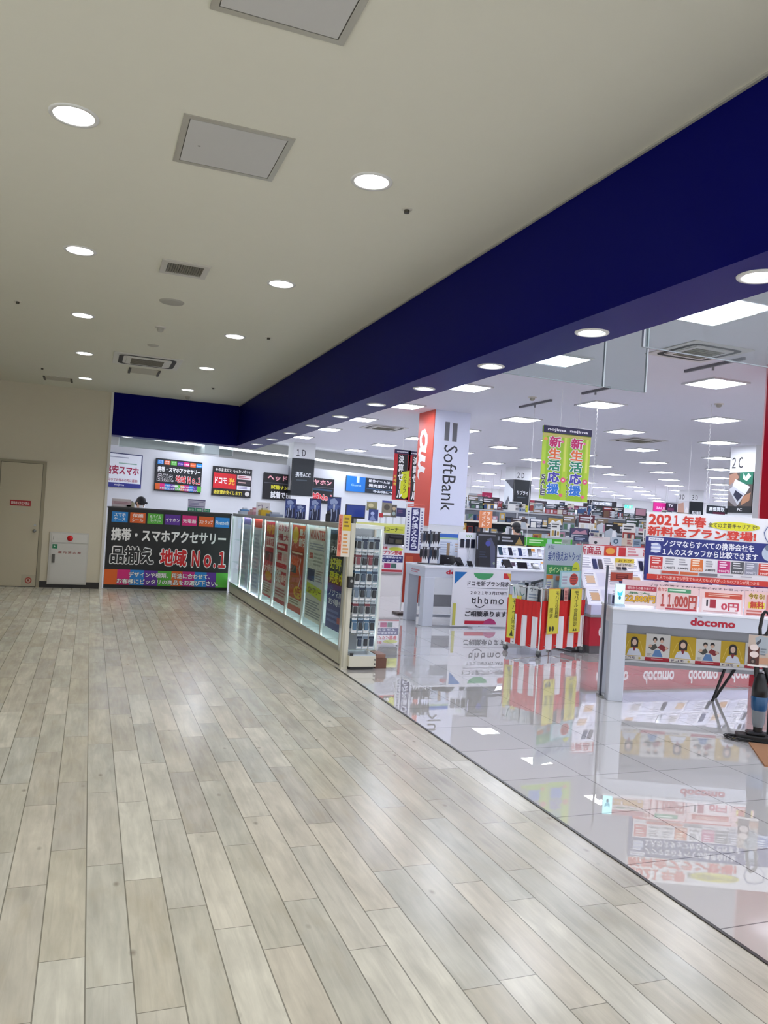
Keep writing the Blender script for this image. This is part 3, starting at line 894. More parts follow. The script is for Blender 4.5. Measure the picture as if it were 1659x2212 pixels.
board('wall_poster', 'black and red poster with a yellow bottom line on the slanting wall', 'poster', 2.759,19.561,1.797,1.152,0.724, [
    ('r', 0, 0, 1, 1, '#1c1a1c'), ('t', 'そのままだと もったいない?', .06, .05, .95, .16, '#f2f0ea', .02), ('r', .02, .22, .6, .74, '#d6202a'), ('t', 'ドコモ', .06, .36, .36, .58, '#fff', .03), ('t', '光', .4, .36, .56, .6, '#f5c53a', .03),
    ('r', .62, .23, .98, .38, '#f0dfe0'), ('l', .65, .25, .95, .36, 2, '#b04a58'), ('r', .62, .42, .98, .56, '#3a3238'), ('l', .65, .45, .95, .54, 1, '#c8a4a0'), ('r', .62, .6, .98, .74, '#e9e6ee'), ('l', .65, .62, .95, .72, 2, '#8d84b0'),
    ('t', '通信費お安くします!', .04, .8, .76, .94, '#e8d94a', .03), ('o', .9, .87, .06, .08, '#d9d4d0')], WR, bg='#1c1a1c', th=.02)
board('wall_poster', 'wide black poster with pink, yellow and white headings behind the black pillar sign', 'poster', 4.155,20.191,1.803,2.408,0.69, [
    ('r', 0, 0, 1, 1, '#1b1a1d'), ('t', 'ヘッドホン・イヤホン', .05, .07, .96, .27, '#f3b9c0', .03, '#b5243c', .03), ('r', .0, .36, 1, .39, '#55555c'), ('t', '試聴サンプル', .1, .44, .45, .6, '#e9e23c', .03), ('t', '試着できます', .1, .68, .5, .94, '#f5f5f5', .03), ('r', .55, .43, .98, .5, '#33506a'),
    ('t', '地域No.1', .58, .6, .97, .9, '#e8303a', .03, '#f5e9e9', .05)], WR, bg='#1b1a1d', th=.02)
board('wall_poster', 'long blue and black game poster at the right end of the slanting wall', 'poster', 6.763,21.368,2.209,2.65,0.438, [
    ('r', 0, 0, 1, 1, '#1c2430'), ('r', 0, 0, .28, 1, '#1577cf'), ('r', .15, -.02, .19, .4, '#d3e9fa'), ('t', 'Game', .07, .5, .22, .64, '#a9d4f5', .01), ('t', '新作ゲームは', .33, .08, .66, .28, '#f2f2f4', .03), ('t', '発売前に 1割引 予約', .33, .38, .98, .6, '#f2f2f4', .03),
    ('r', .3, .7, 1, .73, '#3d6fa0'), ('t', '今お得に予約受付中', .4, .78, .98, .95, '#e4e9ee', .03)], WR, bg='#1c2430', th=.02)

# ================================================================== row of glass showcases
CX = 2.42
DIV = [14.30, 13.38, 12.45, 11.57, 10.78, 9.95, 9.12, 8.27, 7.56]
NEWS = '#d6d2cc'
POST = [
    None,
    [('r', 0, 0, 1, .1, '#8a6fb0'), ('r', 0, .1, 1, 1, '#d9daf0'), ('l', .1, .2, .9, .9, 9, '#c3c4e2')],
    [('r', 0, 0, 1, .12, '#cf3b30'), ('r', 0, .12, 1, 1, '#dcdcf0'), ('l', .1, .2, .9, .9, 14, '#bcbcdc')],
    [('r', 0, 0, 1, 1, '#cc3440'), ('t', '特価', .1, .03, .9, .17, '#f4b63c', .04), ('r', .1, .2, .9, .34, '#f0d9d0'), ('t', '機種変更', .14, .22, .86, .32, '#c32a36', .03), ('r', .1, .4, .5, .52, '#5a2c30'), ('r', .55, .4, .9, .52, '#7a3338'), ('t', '大特価', .1, .56, .9, .68, '#f7d6cf', .03), ('o', .5, .72, .3, .06, '#e2a52e'), ('r', .05, .8, .95, .97, '#e3d5cc'), ('l', .1, .82, .9, .95, 4, '#a98078')],
    [('r', 0, 0, 1, 1, '#e8d6d4'), ('t', 'のりかえ', .06, .02, .94, .1, '#b52c3c', .03), ('t', '最大', .06, .13, .94, .22, '#b52c3c', .03), ('r', 0, .25, 1, .34, '#c42436'), ('l', .1, .27, .9, .33, 1, '#efc9c8'), ('r', .1, .37, .45, .47, '#b32636'), ('r', .55, .37, .9, .47, '#d7aeb0'), ('r', 0, .5, 1, .56, '#c42436'), ('t', '5G', .1, .6, .45, .75, '#f3eeee', .04, '#a32232', .05), ('r', .5, .6, .95, .76, '#cf3a48'), ('t', '割引', .54, .63, .9, .73, '#f6e3e0', .03), ('r', .04, .8, .96, .93, '#dcc9c6'), ('l', .1, .81, .9, .92, 3, '#b66670'), ('r', 0, .95, 1, 1, '#b32232')],
    [('r', 0, 0, 1, 1, '#c94a26'), ('o', .25, .12, .2, .1, '#e6bf2e'), ('t', '最大', .5, .04, .95, .12, '#e9e2da', .03), ('t', '割引', .5, .14, .95, .24, '#e9e2da', .03), ('r', .02, .3, .98, .36, '#a4341c'), ('l', .08, .31, .92, .35, 1, '#f2d9c0'), ('r', .05, .4, .5, .55, '#d8602c'), ('r', .08, .47, .42, .56, '#2f4a4a'), ('s', [(.7, .38), (.62, .5), (.75, .6), (.62, .72)], .035, '#ecd8d0'), ('r', .1, .6, .5, .73, '#b8391f'), ('o', .62, .77, .28, .07, '#e6b62a'), ('t', '0円', .45, .72, .8, .81, '#b2281c', .03), ('r', .04, .85, .96, .93, '#ddd0c4'), ('l', .1, .86, .9, .92, 2, '#8f7c6c'), ('r', 0, .94, 1, 1, '#c23a24')],
    [('r', 0, 0, 1, 1, NEWS), ('r', .03, .02, .97, .14, '#cfc6bf'), ('t', 'WANTED', .06, .03, .94, .13, '#ae3630', .02), ('l', .08, .17, .92, .25, 3, '#9a97a8'), ('r', .1, .28, .3, .34, '#b5564a'), ('l', .35, .27, .92, .42, 4, '#a8a49e'), ('r', .06, .45, .45, .58, '#33345c'), ('l', .52, .45, .92, .58, 5, '#9c8888'), ('p', [(.06, .6), (.94, .64), (.94, .76), (.06, .71)], '#c9d02c'), ('t', 'SIMフリー', .16, .645, .84, .71, '#7a5a24', .02), ('l', .06, .78, .94, .97, 7, '#8b8994')],
    [('r', 0, 0, 1, .55, '#17191f'), ('r', 0, .55, 1, 1, '#28388c'), ('r', .05, .0, .4, .14, '#23272f'), ('t', 'iPhone', .08, .17, .92, .24, '#e8e9ec', 0), ('t', '好評', .1, .28, .75, .40, '#dcd52e', .03), ('t', '発売中', .1, .42, .92, .54, '#dcd52e', .03), ('t', 'ノジマが', .12, .6, .9, .67, '#d9def4', .02), ('t', 'お得!', .12, .69, .8, .76, '#d9def4', .02), ('l', .08, .8, .92, .95, 3, '#5d6cb8'), ('r', .7, .86, .86, .92, '#b24a58')],
]
CASE_NAMES = ['pale cyan glass showcase with nothing behind its door', 'glass showcase with a violet headed leaflet', 'glass showcase with a red headed lavender leaflet', 'glass showcase with a crimson poster and a yellow seal', 'glass showcase with a red and white price poster',
              'glass showcase with an orange and yellow poster', 'glass showcase with a newsprint style WANTED poster', 'glass showcase with a tall black and blue poster, nearest of the row']
for k in range(8):
    y1, y0 = DIV[k], DIV[k + 1]
    L = y1 - y0
    t = thing('glass_showcase', CASE_NAMES[k], 'showcase', (CX, y0, 0), 0, 'row of glass showcases')
    b = MB(); b.box(.008, .004, .012, .40, L - .004, .14, mat('#cbc9b8', .45)); b.box(.02, .01, 0, .39, L - .01, .004, BLACK); b.build('plinth', t)
    b = MB(); b.box(0, 0, 1.385, .41, L, 1.42, ALU); b.box(0, 0, 1.368, .012, L, 1.385, ALU)
    b.build('top_frame', t)
    for (x, y) in ((0, 0), (0, L - .022), (.388, 0), (.388, L - .022)):
        b = MB(); b.box(x, y, .14, x + .022, y + .022, 1.385, ALU); b.build('corner_post', t)
    b = MB(); b.box(0, .022, .14, .012, L - .022, .188, ALU); b.build('lower_rail', t)
    b = MB(); b.box(.004, .022, .165, .009, L - .022, 1.385, M_CASE); b.build('glass_door', t)
    b = MB(); b.box(.392, .022, .14, .402, L - .022, 1.385, mat('#e3e8ea', .5)); b.box(.022, .022, .14, .39, L - .022, .15, mat('#e3e8ea', .5)); b.build('back_panel', t)
    for z in (.55, .95):
        b = MB(); b.box(.03, .024, z, .38, L - .024, z + .006, M_CASE); b.build('glass_shelf', t)
    b = MB(); b.cyl((.042, .09, .18), (.042, .09, 1.36), .008, mat('#eefaff', .3, 0, CASE_TUBE * (.2 if k > 2 else .6)), 10); b.build('light_tube', t)
    b = MB(); b.cyl((.022, .03, 1.377), (.022, L - .03, 1.377), .007, mat('#eefaff', .3, 0, CASE_TUBE), 10); b.build('light_tube', t)  # top tube added behind the frame lip to brighten the poster
    b = MB(); b.cyl((.026, .03, .172), (.026, L - .03, .172), .007, mat('#eefaff', .3, 0, CASE_TUBE), 10); b.build('light_tube', t)
    if POST[k]:
        ya, yb = (.03, L - .04) if k > 2 else (.26, L - .05)
        zt, zb = (1.345, .27) if k > 2 else (1.375, .17)
        if k == 7:
            ya, yb, zb = .03, L - .08, .30
        b = MB(); b.box(.034, ya, zb, .037, yb, zt, '#e6e6ea')
        b.pr((.034, yb, zt), (0, -(yb - ya), 0), (0, 0, -(zt - zb)), POST[k])
        b.build('display_poster', t)
    else:
        b = MB(); b.box(.3, .1, .17, .33, L - .1, 1.3, mat('#bfe4e8', .5)); b.build('display_poster', t)  # pale cyan panel stands in for light inside the empty case

# goods and cards standing on the showcases
ZT = 1.42
for k, (px, w_, h_, y) in enumerate(((0, .15, .27, 10.85), (1, .14, .19, 10.25), (2, .15, .27, 9.55), (3, .16, .29, 8.75))):
    o = board('standee', 'upright blue and silver card on the showcases, %s from the far end' % ORD[k], 'display card', CX + .14, y, ZT, w_, h_, [
        ('r', 0, 0, 1, 1, '#3a4a8c'), ('p', [(.15, .12), (.5, .05), (.8, .2), (.6, .36), (.2, .3)], '#9fb0dc'), ('p', [(.05, .4), (.5, .25), (.95, .36), (.7, .5), (.2, .52)], '#5a70b4'), ('p', [(.1, .55), (.35, .45), (.55, .55), (.9, .48), (.95, 1), (.05, 1)], '#262d4e'), ('p', [(.42, .3), (.58, .3), (.54, .6), (.46, .6)], '#c9d2ea'), ('p', [(.1, .6), (.2, .58), (.16, .9), (.08, .92)], '#7c8cc0'), ('s', [(.3, .5), (.35, .75), (.28, .97)], .05, '#aab6d4'), ('s', [(.7, .5), (.72, .75), (.68, .97)], .05, '#8d9cc6'), ('r', 0, 0, 1, .04, '#1b2550')], 0, group='blue cards on the showcases', back='#30406f')
def lump(name, label, cat, x, y, z, parts, group=None):
    """little goods: a list of boxes x0, y0, z0, x1, y1, z1, colour in one rounded mesh"""
    b = MB()
    for q in parts:
        b.box(*q)
    return tag(b.build(name, None, (x, y, z), None, .004), label, cat, group)
lump('leaflet_pile', 'pile of blue and white leaflets at the far end of the showcases', 'leaflets', CX + .05, 13.85, ZT, [(0, 0, 0, .2, .25, .05, '#c9d8ea'), (.02, .03, .05, .17, .2, .08, '#5f93c4'), (.06, .08, .08, .14, .16, .11, '#f0f0f4')])
lump('case_box', 'pink and white flat boxes on the showcases beside the blue leaflets', 'boxes', CX + .05, 12.75, ZT, [(0, 0, 0, .26, .4, .05, '#d9a7b4'), (.02, .04, .05, .24, .34, .09, '#e3c9d2'), (.05, .1, .09, .2, .28, .12, '#cf8898')])
lump('yellow_box', 'small yellow carton on the showcases in front of the pink boxes', 'box', CX + .08, 12.2, ZT, [(0, 0, 0, .16, .22, .09, '#e5bd2c'), (.03, .04, .09, .12, .16, .12, '#d9d6c4')])
lump('cable_pack', 'grey blue packs lying on the showcases in front of the yellow carton', 'packs', CX + .06, 11.45, ZT, [(0, 0, 0, .2, .3, .04, '#9aa6be'), (.04, .05, .04, .16, .22, .07, '#c4cbd6')])
board('handwritten_card', 'white handwritten card rising behind the yellow carton', 'price card', CX + .08, 12.6, ZT, .22, .21, [('s', [(.1, .3), (.4, .2), (.5, .6), (.9, .3)], .08, '#8b87a8'), ('s', [(.15, .75), (.5, .6), (.85, .8)], .07, '#a7a2bd')], bg='#ecebf2')
lump('camera', 'small black camera on the near end of the showcases', 'camera', CX + .1, 8.05, ZT, [(0, 0, 0, .14, .07, .07, '#1d1c20'), (.045, -.05, .01, .1, 0, .06, '#2a292e'), (.04, .01, .07, .1, .05, .095, '#242328')])
lump('black_gadget', 'small black gadget on the showcases beside the tallest blue card', 'gadget', CX + .1, 8.62, ZT, [(0, 0, 0, .05, .05, .09, '#1d1d22'), (.01, -.01, .09, .04, .03, .12, '#33333a')])

# hook rack closing the near end of the row
t = thing('hook_rack', 'ivory steel hook rack closing the near end of the showcases', 'display rack', (CX, 7.34, 0))
b = MB(); b.box(-.035, .0, 0, .03, .05, 1.43, IVORY); b.box(-.03, -.002, .02, -.012, 0, 1.42, mat('#b7b4a2', .45)); b.build('upright', t, bev=.003)
b = MB(); b.box(.032, .17, 0, .06, .205, 1.38, IVORY); b.box(.29, .17, 0, .312, .205, 1.38, IVORY); b.build('upright', t, bev=.003)
b = MB(); b.box(.05, .19, .16, .30, .20, 1.38, mat('#a9b2b8', .35)); b.build('peg_panel', t)
b = MB(); b.box(.03, -.05, .03, .31, .2, .135, IVORY); b.box(.05, -.03, 0, .29, .19, .03, BLACK); b.build('base_shelf', t, bev=.004)
b = MB(); b.box(.035, -.045, .135, .305, .19, .15, mat('#b9c2c8', .2, .4)); b.build('shelf_board', t)
b = MB(); b.box(.036, -.052, .14, .07, -.04, .165, BLACK); b.build('rail_clip', t)
for zz in (.06, .10):
    b = MB(); b.cyl((.297, -.05, zz), (.297, -.056, zz), .008, BLACK, 10); b.build('bolt', t)
ROWS = [1.30, 1.14, .98, .82, .66, .50, .34]
for z in ROWS:
    for c in range(4):
        x = .075 + c * .062
        b = MB(); b.tube([(x, .19, z), (x, -.02, z), (x, -.035, z + .012)], .003, CHROME, 6); b.build('hook', t)
KIND = [('#c8d4de', '#6d7f92'), ('#9fb4c4', '#34465c'), ('#cfd6da', '#7c3b44'), ('#b9c6cf', '#23324a'), ('#dfe6ea', '#4d6f8c'), ('#aebcc4', '#585e66')]
rnd = random.Random(3)
for ri, z in enumerate(ROWS):
    for c in range(4):
        x = .075 + c * .062
        ca, cb_ = KIND[(ri * 2 + c * 3) % 6]
        for dpt in range(2):
            if ri == 6 and (c < 1 or dpt):
                continue
            q = thing('blister_pack', 'hanging accessory pack, %s row down the ivory rack, %s hook, %s' % (ORD[ri], ORD[c], 'front' if dpt == 0 else 'behind'), 'accessory pack', (CX + x, 7.335 + dpt * .09, z - .006), rnd.uniform(-8, 8), 'packs on the hook rack')
            b = MB(); b.box(-.028, -.001, -.138, .028, .001, .012, mat(ca, .3)); b.pr((-.028, -.001, .012), (.056, 0, 0), (0, 0, -.15), [('r', 0, .14, 1, .3, cb_), ('r', .1, .86, .9, .95, '#f0f0f0')]); b.build('card', q)
            b = MB(); b.box(-.02, -.018, -.105, .02, -.001, -.035, mat(cb_ if (ri + c) % 2 else '#20242c', .2)); b.build('blister', q, bev=.006)
t = thing('key_box', 'small black box clamped to the ivory rack upright', 'lock box', (CX - .025, 7.308, .80))
b = MB(); b.box(-.005, -.025, 0, .055, .03, .11, BLACK); b.build('casing', t, bev=.006); b = MB(); b.cyl((.025, -.026, .07), (.025, -.032, .07), .014, STEEL, 12); b.build('keyhole', t)
board('price_tag', 'tall yellow and orange price strip taped to the near showcase corner', 'price tag', CX - .15, 7.332, 1.10, .125, .41, [
    ('r', 0, 0, 1, 1, '#ece3d4'), ('r', .33, 0, 1, .38, '#e2c02c'), ('l', .45, .06, .92, .32, 3, '#8a6a28'), ('r', 0, 0, .3, 1, '#e58a70'), ('v', 'お買い得', .04, .08, .28, .9, '#c8322a', .02), ('l', .42, .45, .9, .95, 6, '#e0a060')], 0)

lump('chip_box', 'brown cardboard tray on the tiles beside the hook rack base', 'tray', CX + .33, 7.36, 0, [(0, 0, 0, .12, .2, .1, '#6e4a3c'), (.01, .01, .1, .11, .19, .14, '#8c6656')])

# ================================================================== left display table with the folded price plan board
WT = mat('#cdd2dd', .3)
RED = '#c01432'
t = thing('demo_table', 'white demo table with phone stands behind the plan announcement board', 'display table', (4.50, 10.27, 0))
b = MB(); b.box(0, 0, .835, 2.15, .75, .865, mat('#eceef4', .25)); b.build('table_top', t, bev=.006)
b = MB(); b.box(.01, .01, .70, 2.14, .74, .835, WT)
b.pr((.01, .74, .835), (0, -.73, 0), (0, 0, -.135), [('t', 'docomo', .3, .25, .72, .5, '#b03050', .02), ('l', .3, .58, .72, .75, 1, '#c86a80')])
b.pr((.01, .01, .835), (2.13, 0, 0), (0, 0, -.135), [('t', 'docomo', .153, .16, .40, .62, RED, .03)])
b.build('apron', t)
for x, y in ((.0, .0), (.0, .59), (1.99, 0), (1.99, .59)):
    b = MB(); b.box(x + .01, y + .01, 0, x + .17, y + .15, .70, WT); b.build('leg', t, bev=.006)
b = MB(); b.box(.17, .55, .22, 1.99, .57, .40, mat('#b9bac0', .4)); b.box(.17, .55, .06, 1.99, .6, .10, WT); b.build('back_panel', t)
TZ = .865
t = thing('plan_board', 'white announcement board with coloured corner shapes leaning on the demo table', 'sign board', (4.895, 10.16, 0))
b = MB(); b.box(0, 0, .025, .935, .012, .845, mat('#e9e9ee', .4))
b.pr((0, 0, .845), (.935, 0, 0), (0, 0, -.82), [
    ('r', 0, 0, 1, 1, mat('#e6e6ec', .4)), ('p', [(.03, .05), (.235, .05), (.03, .27)], '#1f6fb4'), ('o', .52, .06, .17, .115, '#48a066', 180, 360), ('r', .87, .05, 1.0, .15, '#d23a40'), ('p', [(.93, .05), (1, .05), (1, .2)], '#e0b04c'),
    ('t', 'ドコモ新プラン発表', .25, .20, .985, .29, '#3a3940', .015), ('r', .25, .325, .98, .33, '#5a5a60'), ('t', '２０２１年３月START!', .31, .375, .95, .44, '#3a3940', .015),
    ('s', [(.40, .50), (.40, .60)], .018, '#34333a'), ('o', .375, .555, .032, .042, '#34333a'), ('o', .375, .555, .018, .024, '#e6e6ec'), ('r', .343, .495, .36, .545, '#34333a'),
    ('t', 'h', .445, .475, .515, .595, '#34333a', .01), ('o', .59, .555, .032, .042, '#34333a'), ('o', .59, .555, .018, .024, '#e6e6ec'), ('r', .605, .515, .622, .597, '#34333a'), ('r', .558, .495, .574, .55, '#34333a'),
    ('t', 'm', .67, .515, .775, .598, '#34333a', .01), ('o', .85, .555, .045, .047, '#34333a'), ('o', .85, .555, .029, .029, '#e6e6ec'),
    ('s', [(.405, .625), (.43, .65), (.475, .665), (.52, .655), (.56, .62)], .016, '#34333a'), ('r', .24, .69, .98, .695, '#77777c'),
    ('t', 'ご相談承ります', .235, .725, .96, .83, '#3a3940', .03), ('r', .235, .9, .6, .96, '#c01c3a'), ('o', .67, .96, .11, .1, '#b03a72', 0, 180), ('r', .025, .60, .075, .98, '#c4c05c')], .001, .0003)
b.build('panel', t)
b = MB(); b.box(.33, -.06, 0, .62, .10, .02, WT); b.cyl((.47, .02, .02), (.47, .02, .2), .012, BLACK); b.build('foot', t)

# devices on the demo table
def tablet(x, y, rz, w_, h_, label, col='#15161a', lean=32):
    q = thing('tablet', label, 'tablet', (x, y, TZ), rz)
    b = MB(); b.box(-w_ / 2, -.004, 0, w_ / 2, .004, h_, mat(col, .2)); b.pr((-w_ / 2, -.004, h_), (w_, 0, 0), (0, 0, -h_), [('r', .04, .05, .96, .95, mat('#0b0c12', .08))])
    o = b.build('slab', q, bev=.003); o.rotation_euler[0] = math.radians(-lean)
    b = MB(); b.box(-.05, 0, 0, .05, .14, .012, mat('#cfd2dc', .3)); b.cyl((0, .12, .012), (0, .06, h_ * .6), .012, mat('#cfd2dc', .3), 10); b.build('stand', q)
tablet(4.98, 10.55, -28, .24, .17, 'black tablet on a stand, left one on the demo table')
tablet(5.14, 10.42, 35, .2, .15, 'black tablet facing away beside the left one on the demo table')
tablet(5.27, 10.36, 12, .09, .1, 'small black phone before the white phone panel on the demo table')
tablet(5.98, 10.48, 28, .2, .15, 'black tablet on a stand to the right of the dark laptop poster')
tablet(6.22, 10.5, -10, .16, .11, 'low black tablet at the right end of the demo table')
tablet(6.42, 10.42, 8, .12, .09, 'low black phone at the right end of the demo table')
board('laptop_poster', 'dark laptop poster standing on the demo table', 'poster', 5.42, 10.52, TZ, .34, .52, [
    ('r', 0, 0, 1, 1, '#26272e'), ('r', .1, .06, .9, .1, '#7a7a84'), ('r', .04, .12, .09, .5, '#a9abc0'), ('p', [(.5, .2), (.7, .15), (.9, .4), (.92, 1), (.72, 1), (.66, .4)], '#50546e'), ('o', .56, .32, .12, .08, '#4a4fa0'), ('l', .18, .55, .55, .75, 3, '#3b4256'), ('r', .06, .75, .16, 1, '#14141a'), ('o', .86, .88, .05, .04, '#8d9a8c')], -8, bg='#26272e', tilt=4)
t = thing('phone_display', 'white panel with three dark phones standing on the demo table', 'phone display', (5.17, 10.62, TZ))
b = MB(); b.box(0, 0, 0, .29, .02, .50, mat('#eef0fa', .35)); b.pr((0, 0, .50), (.29, 0, 0), (0, 0, -.5), [('p', [(.45, .07), (.5, .11), (.45, .15), (.42, .15), (.46, .11), (.42, .07)], '#6fa84c'), ('p', [(.57, .07), (.62, .11), (.57, .15), (.54, .15), (.58, .11), (.54, .07)], '#6fa84c'), ('p', [(.69, .07), (.74, .11), (.69, .15), (.66, .15), (.7, .11), (.66, .07)], '#6fa84c'), ('r', .05, .24, .95, .26, '#a9c2e4')])
b.build('panel', t)
for k in range(3):
    b = MB(); b.box(.03 + k * .088, -.012, .27, .095 + k * .088, 0, .40, mat('#1c1e30', .12)); b.build('phone', t, bev=.004)
for k in range(2):
    b = MB(); b.tube([(.14 + k * .03, -.01, .27), (.16 + k * .03, -.03, .15), (.15, -.02, .02)], .003, '#c6c8d2', 6); b.build('cable', t)
t = thing('leaflet_rack', 'white leaflet rack with a blue header behind the phone panel', 'leaflet rack', (4.92, 10.78, TZ))
b = MB(); b.box(0, 0, 0, .55, .015, .46, mat('#dfe6f2', .4)); b.pr((0, 0, .46), (.55, 0, 0), (0, 0, -.46), [('r', 0, 0, 1, .12, '#3c6cc0'), ('r', 0, .12, .8, .18, '#b2d0a8'), ('l', .05, .25, .45, .9, 8, '#b9c4da'), ('r', .25, .3, .34, .95, '#a98f70'), ('l', .5, .3, .9, .6, 4, '#cfb09a')]); b.build('panel', t)
b = MB(); b.box(0, -.06, .02, .55, 0, .03, mat('#dfe6f2', .4)); b.build('ledge', t)
t = thing('strap_rack', 'black countertop rack of hanging straps at the left end of the demo table', 'strap rack', (4.56, 10.62, TZ))
b = MB(); b.box(0, -.06, 0, .30, .08, .015, BLACK); b.cyl((.15, .01, .015), (.15, .01, .5), .012, mat('#2d3b66', .3)); b.build('stand', t)
for z in (.25, .48):
    b = MB(); b.cyl((-.02, 0, z), (.32, 0, z), .006, BLACK, 8); b.build('bar', t)
for r_ in range(2):
    for k in range(8):
        c = ['#26262c', '#4a4650', '#1d2028', '#6f6a70', '#24364e', '#3a3338', '#181a20', '#57606a'][(k + r_ * 3) % 8]
        q = thing('strap', '%s %s strap on the black countertop rack' % (ORD[k], 'upper' if r_ else 'lower'), 'strap', (4.56 + .01 + k * .038, 10.62, TZ + .25 + .23 * r_), 0, 'straps on the countertop rack')
        b = MB(); b.box(-.014, -.012, -.03, .014, -.008, .006, mat('#c9ccd4' if k % 3 == 0 else '#3b3b44', .4)); b.build('tag_card', q)
        b = MB(); b.tube([(-.008, -.008, -.03), (-.012, -.01, -.12), (0, -.012, -.175), (.012, -.01, -.12), (.008, -.008, -.03)], .0095, c, 6); b.box(-.012, -.016, -.13, .012, -.006, -.06, mat(c, .3)); b.build('loop', q)

# slanted phone display behind the demo table
t = thing('phone_wall', 'white slanted display of phones with black and green headers', 'phone display', (5.95, 11.35, 0))
b = MB(); b.box(0, .1, 0, 1.9, .5, .72, mat('#dfe2ee', .4)); b.build('cabinet', t)
for k, (z0, y0, z1, y1) in enumerate(((.72, .0, .96, .14), (.98, .16, 1.17, .26))):
    b = MB(); b.add([(0, y0, z0), (1.9, y0, z0), (1.9, y1, z1), (0, y1, z1), (0, y1 + .03, z0), (1.9, y1 + .03, z0), (1.9, y1 + .03, z1), (0, y1 + .03, z1)], [(0, 1, 2, 3), (5, 4, 7, 6), (0, 4, 5, 1), (3, 2, 6, 7), (0, 3, 7, 4), (1, 5, 6, 2)], mat('#eceefa', .35))
    I = []
    for q in range(10):
        x = .02 + q * .098
        I += [('r', x, .12, x + .09, .92, '#f6f7fd'), ('l', x + .05, .2, x + .088, .85, 5, '#b4b6cc')]
        if (q + k) % 4 == 2:
            I += [('r', x + .01, .15, x + .08, .4, ['#d98f2e', '#b03a86', '#5f86c4'][(q + k) % 3])]
    b.pr((0, y1, z1), (1.9, 0, 0), (0, y0 - y1, z0 - z1), I)
    o = b.build('slanted_tray', t)
    for q in range(10):
        x = .05 + q * .186
        b = MB(); ym, zm = (y0 + y1) / 2, (z0 + z1) / 2
        d = Vector((0, y1 - y0, z1 - z0)).normalized(); nn = Vector((0, -d.z, d.y))
        a = Vector((x, ym, zm)) - d * .07
        pts = [(a + d * u * .14 + Vector((v * .065, 0, 0)) + nn * w__) for w__ in (.002, .014) for u, v in ((0, 0), (0, 1), (1, 1), (1, 0))]
        b.add([tuple(p_) for p_ in pts], [(3, 2, 1, 0), (4, 5, 6, 7), (0, 1, 5, 4), (1, 2, 6, 5), (2, 3, 7, 6), (3, 0, 4, 7)], mat(['#23243a', '#2c3a66', '#191a20', '#5a4a58', '#31485c'][(q + k * 2) % 5], .12))
        b.build('phone', o)
b = MB(); b.box(0, .3, 1.18, .95, .33, 1.36, '#16171d'); b.pr((0, .3, 1.36), (.95, 0, 0), (0, 0, -.18), [('r', .38, .25, .50, .6, '#8b8d92'), ('l', .55, .2, .8, .8, 2, '#b4b4bc'), ('p', [(.82, .9), (.9, .2), (.98, .9)], '#a98a4a')]); b.build('black_header', t)
b = MB(); b.box(.97, .3, 1.19, 1.9, .33, 1.33, '#3fae2a'); b.pr((.97, .3, 1.33), (.93, 0, 0), (0, 0, -.14), [('r', 0, 0, 1, 1, '#43b02a'), ('l', .08, .2, .4, .75, 2, '#c6ecb4'), ('r', .46, .1, .56, .95, '#a9d8c4'), ('l', .62, .3, .95, .65, 1, '#c6ecb4')]); b.build('green_header', t)

# ================================================================== striped bargain cart
CYAW = 20
t = thing('bargain_cart', 'bargain cart wrapped in red and white striped cloth', 'cart', (4.97, 7.92, 0), CYAW)
CW, CD = .84, .50
b = MB()
for x in (0.0, CW):
    for y in (0.0, CD):
        b.cyl((x, y, .07), (x, y, .80), .011, CHROME, 10)
for z in (.12, .79):
    b.tube([(0, 0, z), (CW, 0, z), (CW, CD, z), (0, CD, z), (0, 0, z)], .008, CHROME, 8)
for k in range(9):
    b.cyl((CW * k / 8, 0, .5), (CW * k / 8, 0, .79), .003, CHROME, 6)
for k in range(7):
    b.cyl((0, CD * k / 6, .5), (0, CD * k / 6, .79), .003, CHROME, 6)
b.build('wire_basket', t)
b = MB(); b.box(.01, .01, .48, CW - .01, CD - .01, .49, mat('#9a9a9c', .4, .5)); b.build('basket_floor', t)
b = MB()
def cloth(b, x0, y0, x1, y1, z0, z1, n, m, band, sw):
    L = math.hypot(x1 - x0, y1 - y0); dx, dy = (x1 - x0) / L, (y1 - y0) / L
    nx, ny = dy, -dx
    vs, fs = [], []
    N = 96
    for j in range(13):
        for i in range(N + 1):
            u = i / N
            amp = .010 * (1 - (j / 12)) ** .7
            o = .014 + amp * math.sin(u * L * 34 + 1.3 * math.sin(u * 7)) + .004 * math.sin(u * 50)
            z = z0 + (z1 - z0) * j / 12 + (0.006 * math.sin(u * 22) if j == 0 else 0)
            vs.append((x0 + dx * u * L + nx * o, y0 + dy * u * L + ny * o, z))
    R_, W_ = mat('#cf1f1c', .6), mat('#ecebee', .6)
    for j in range(12):
        for i in range(N):
            u = (i + .5) / N * L
            f = (j * (N + 1) + i, j * (N + 1) + i + 1, (j + 1) * (N + 1) + i + 1, (j + 1) * (N + 1) + i)
            fs.append((f, W_ if (u % (2 * sw) > sw and j < band) else R_))
    for q, m_ in ((0, R_), (1, W_)):
        b.add(vs, [f for f, mm in fs if mm is m_], m_, True)
cloth(b, 0, 0, CW, 0, .085, .655, 8, None, 8, .105)
cloth(b, 0, CD, 0, 0, .10, .64, 6, None, 8, .078)
b.build('striped_cloth', t)
for x, y in ((0, 0), (CW, 0), (0, CD), (CW, CD)):
    b = MB(); b.cyl((x - .012, y, .035), (x + .012, y, .035), .034, mat('#4a4a4e', .5), 16); b.box(x - .018, y - .02, .035, x + .018, y + .02, .075, STEEL); b.build('caster', t)
MW = Matrix.Translation((4.97, 7.92, 0)) @ Matrix.Rotation(math.radians(CYAW), 4, 'Z')
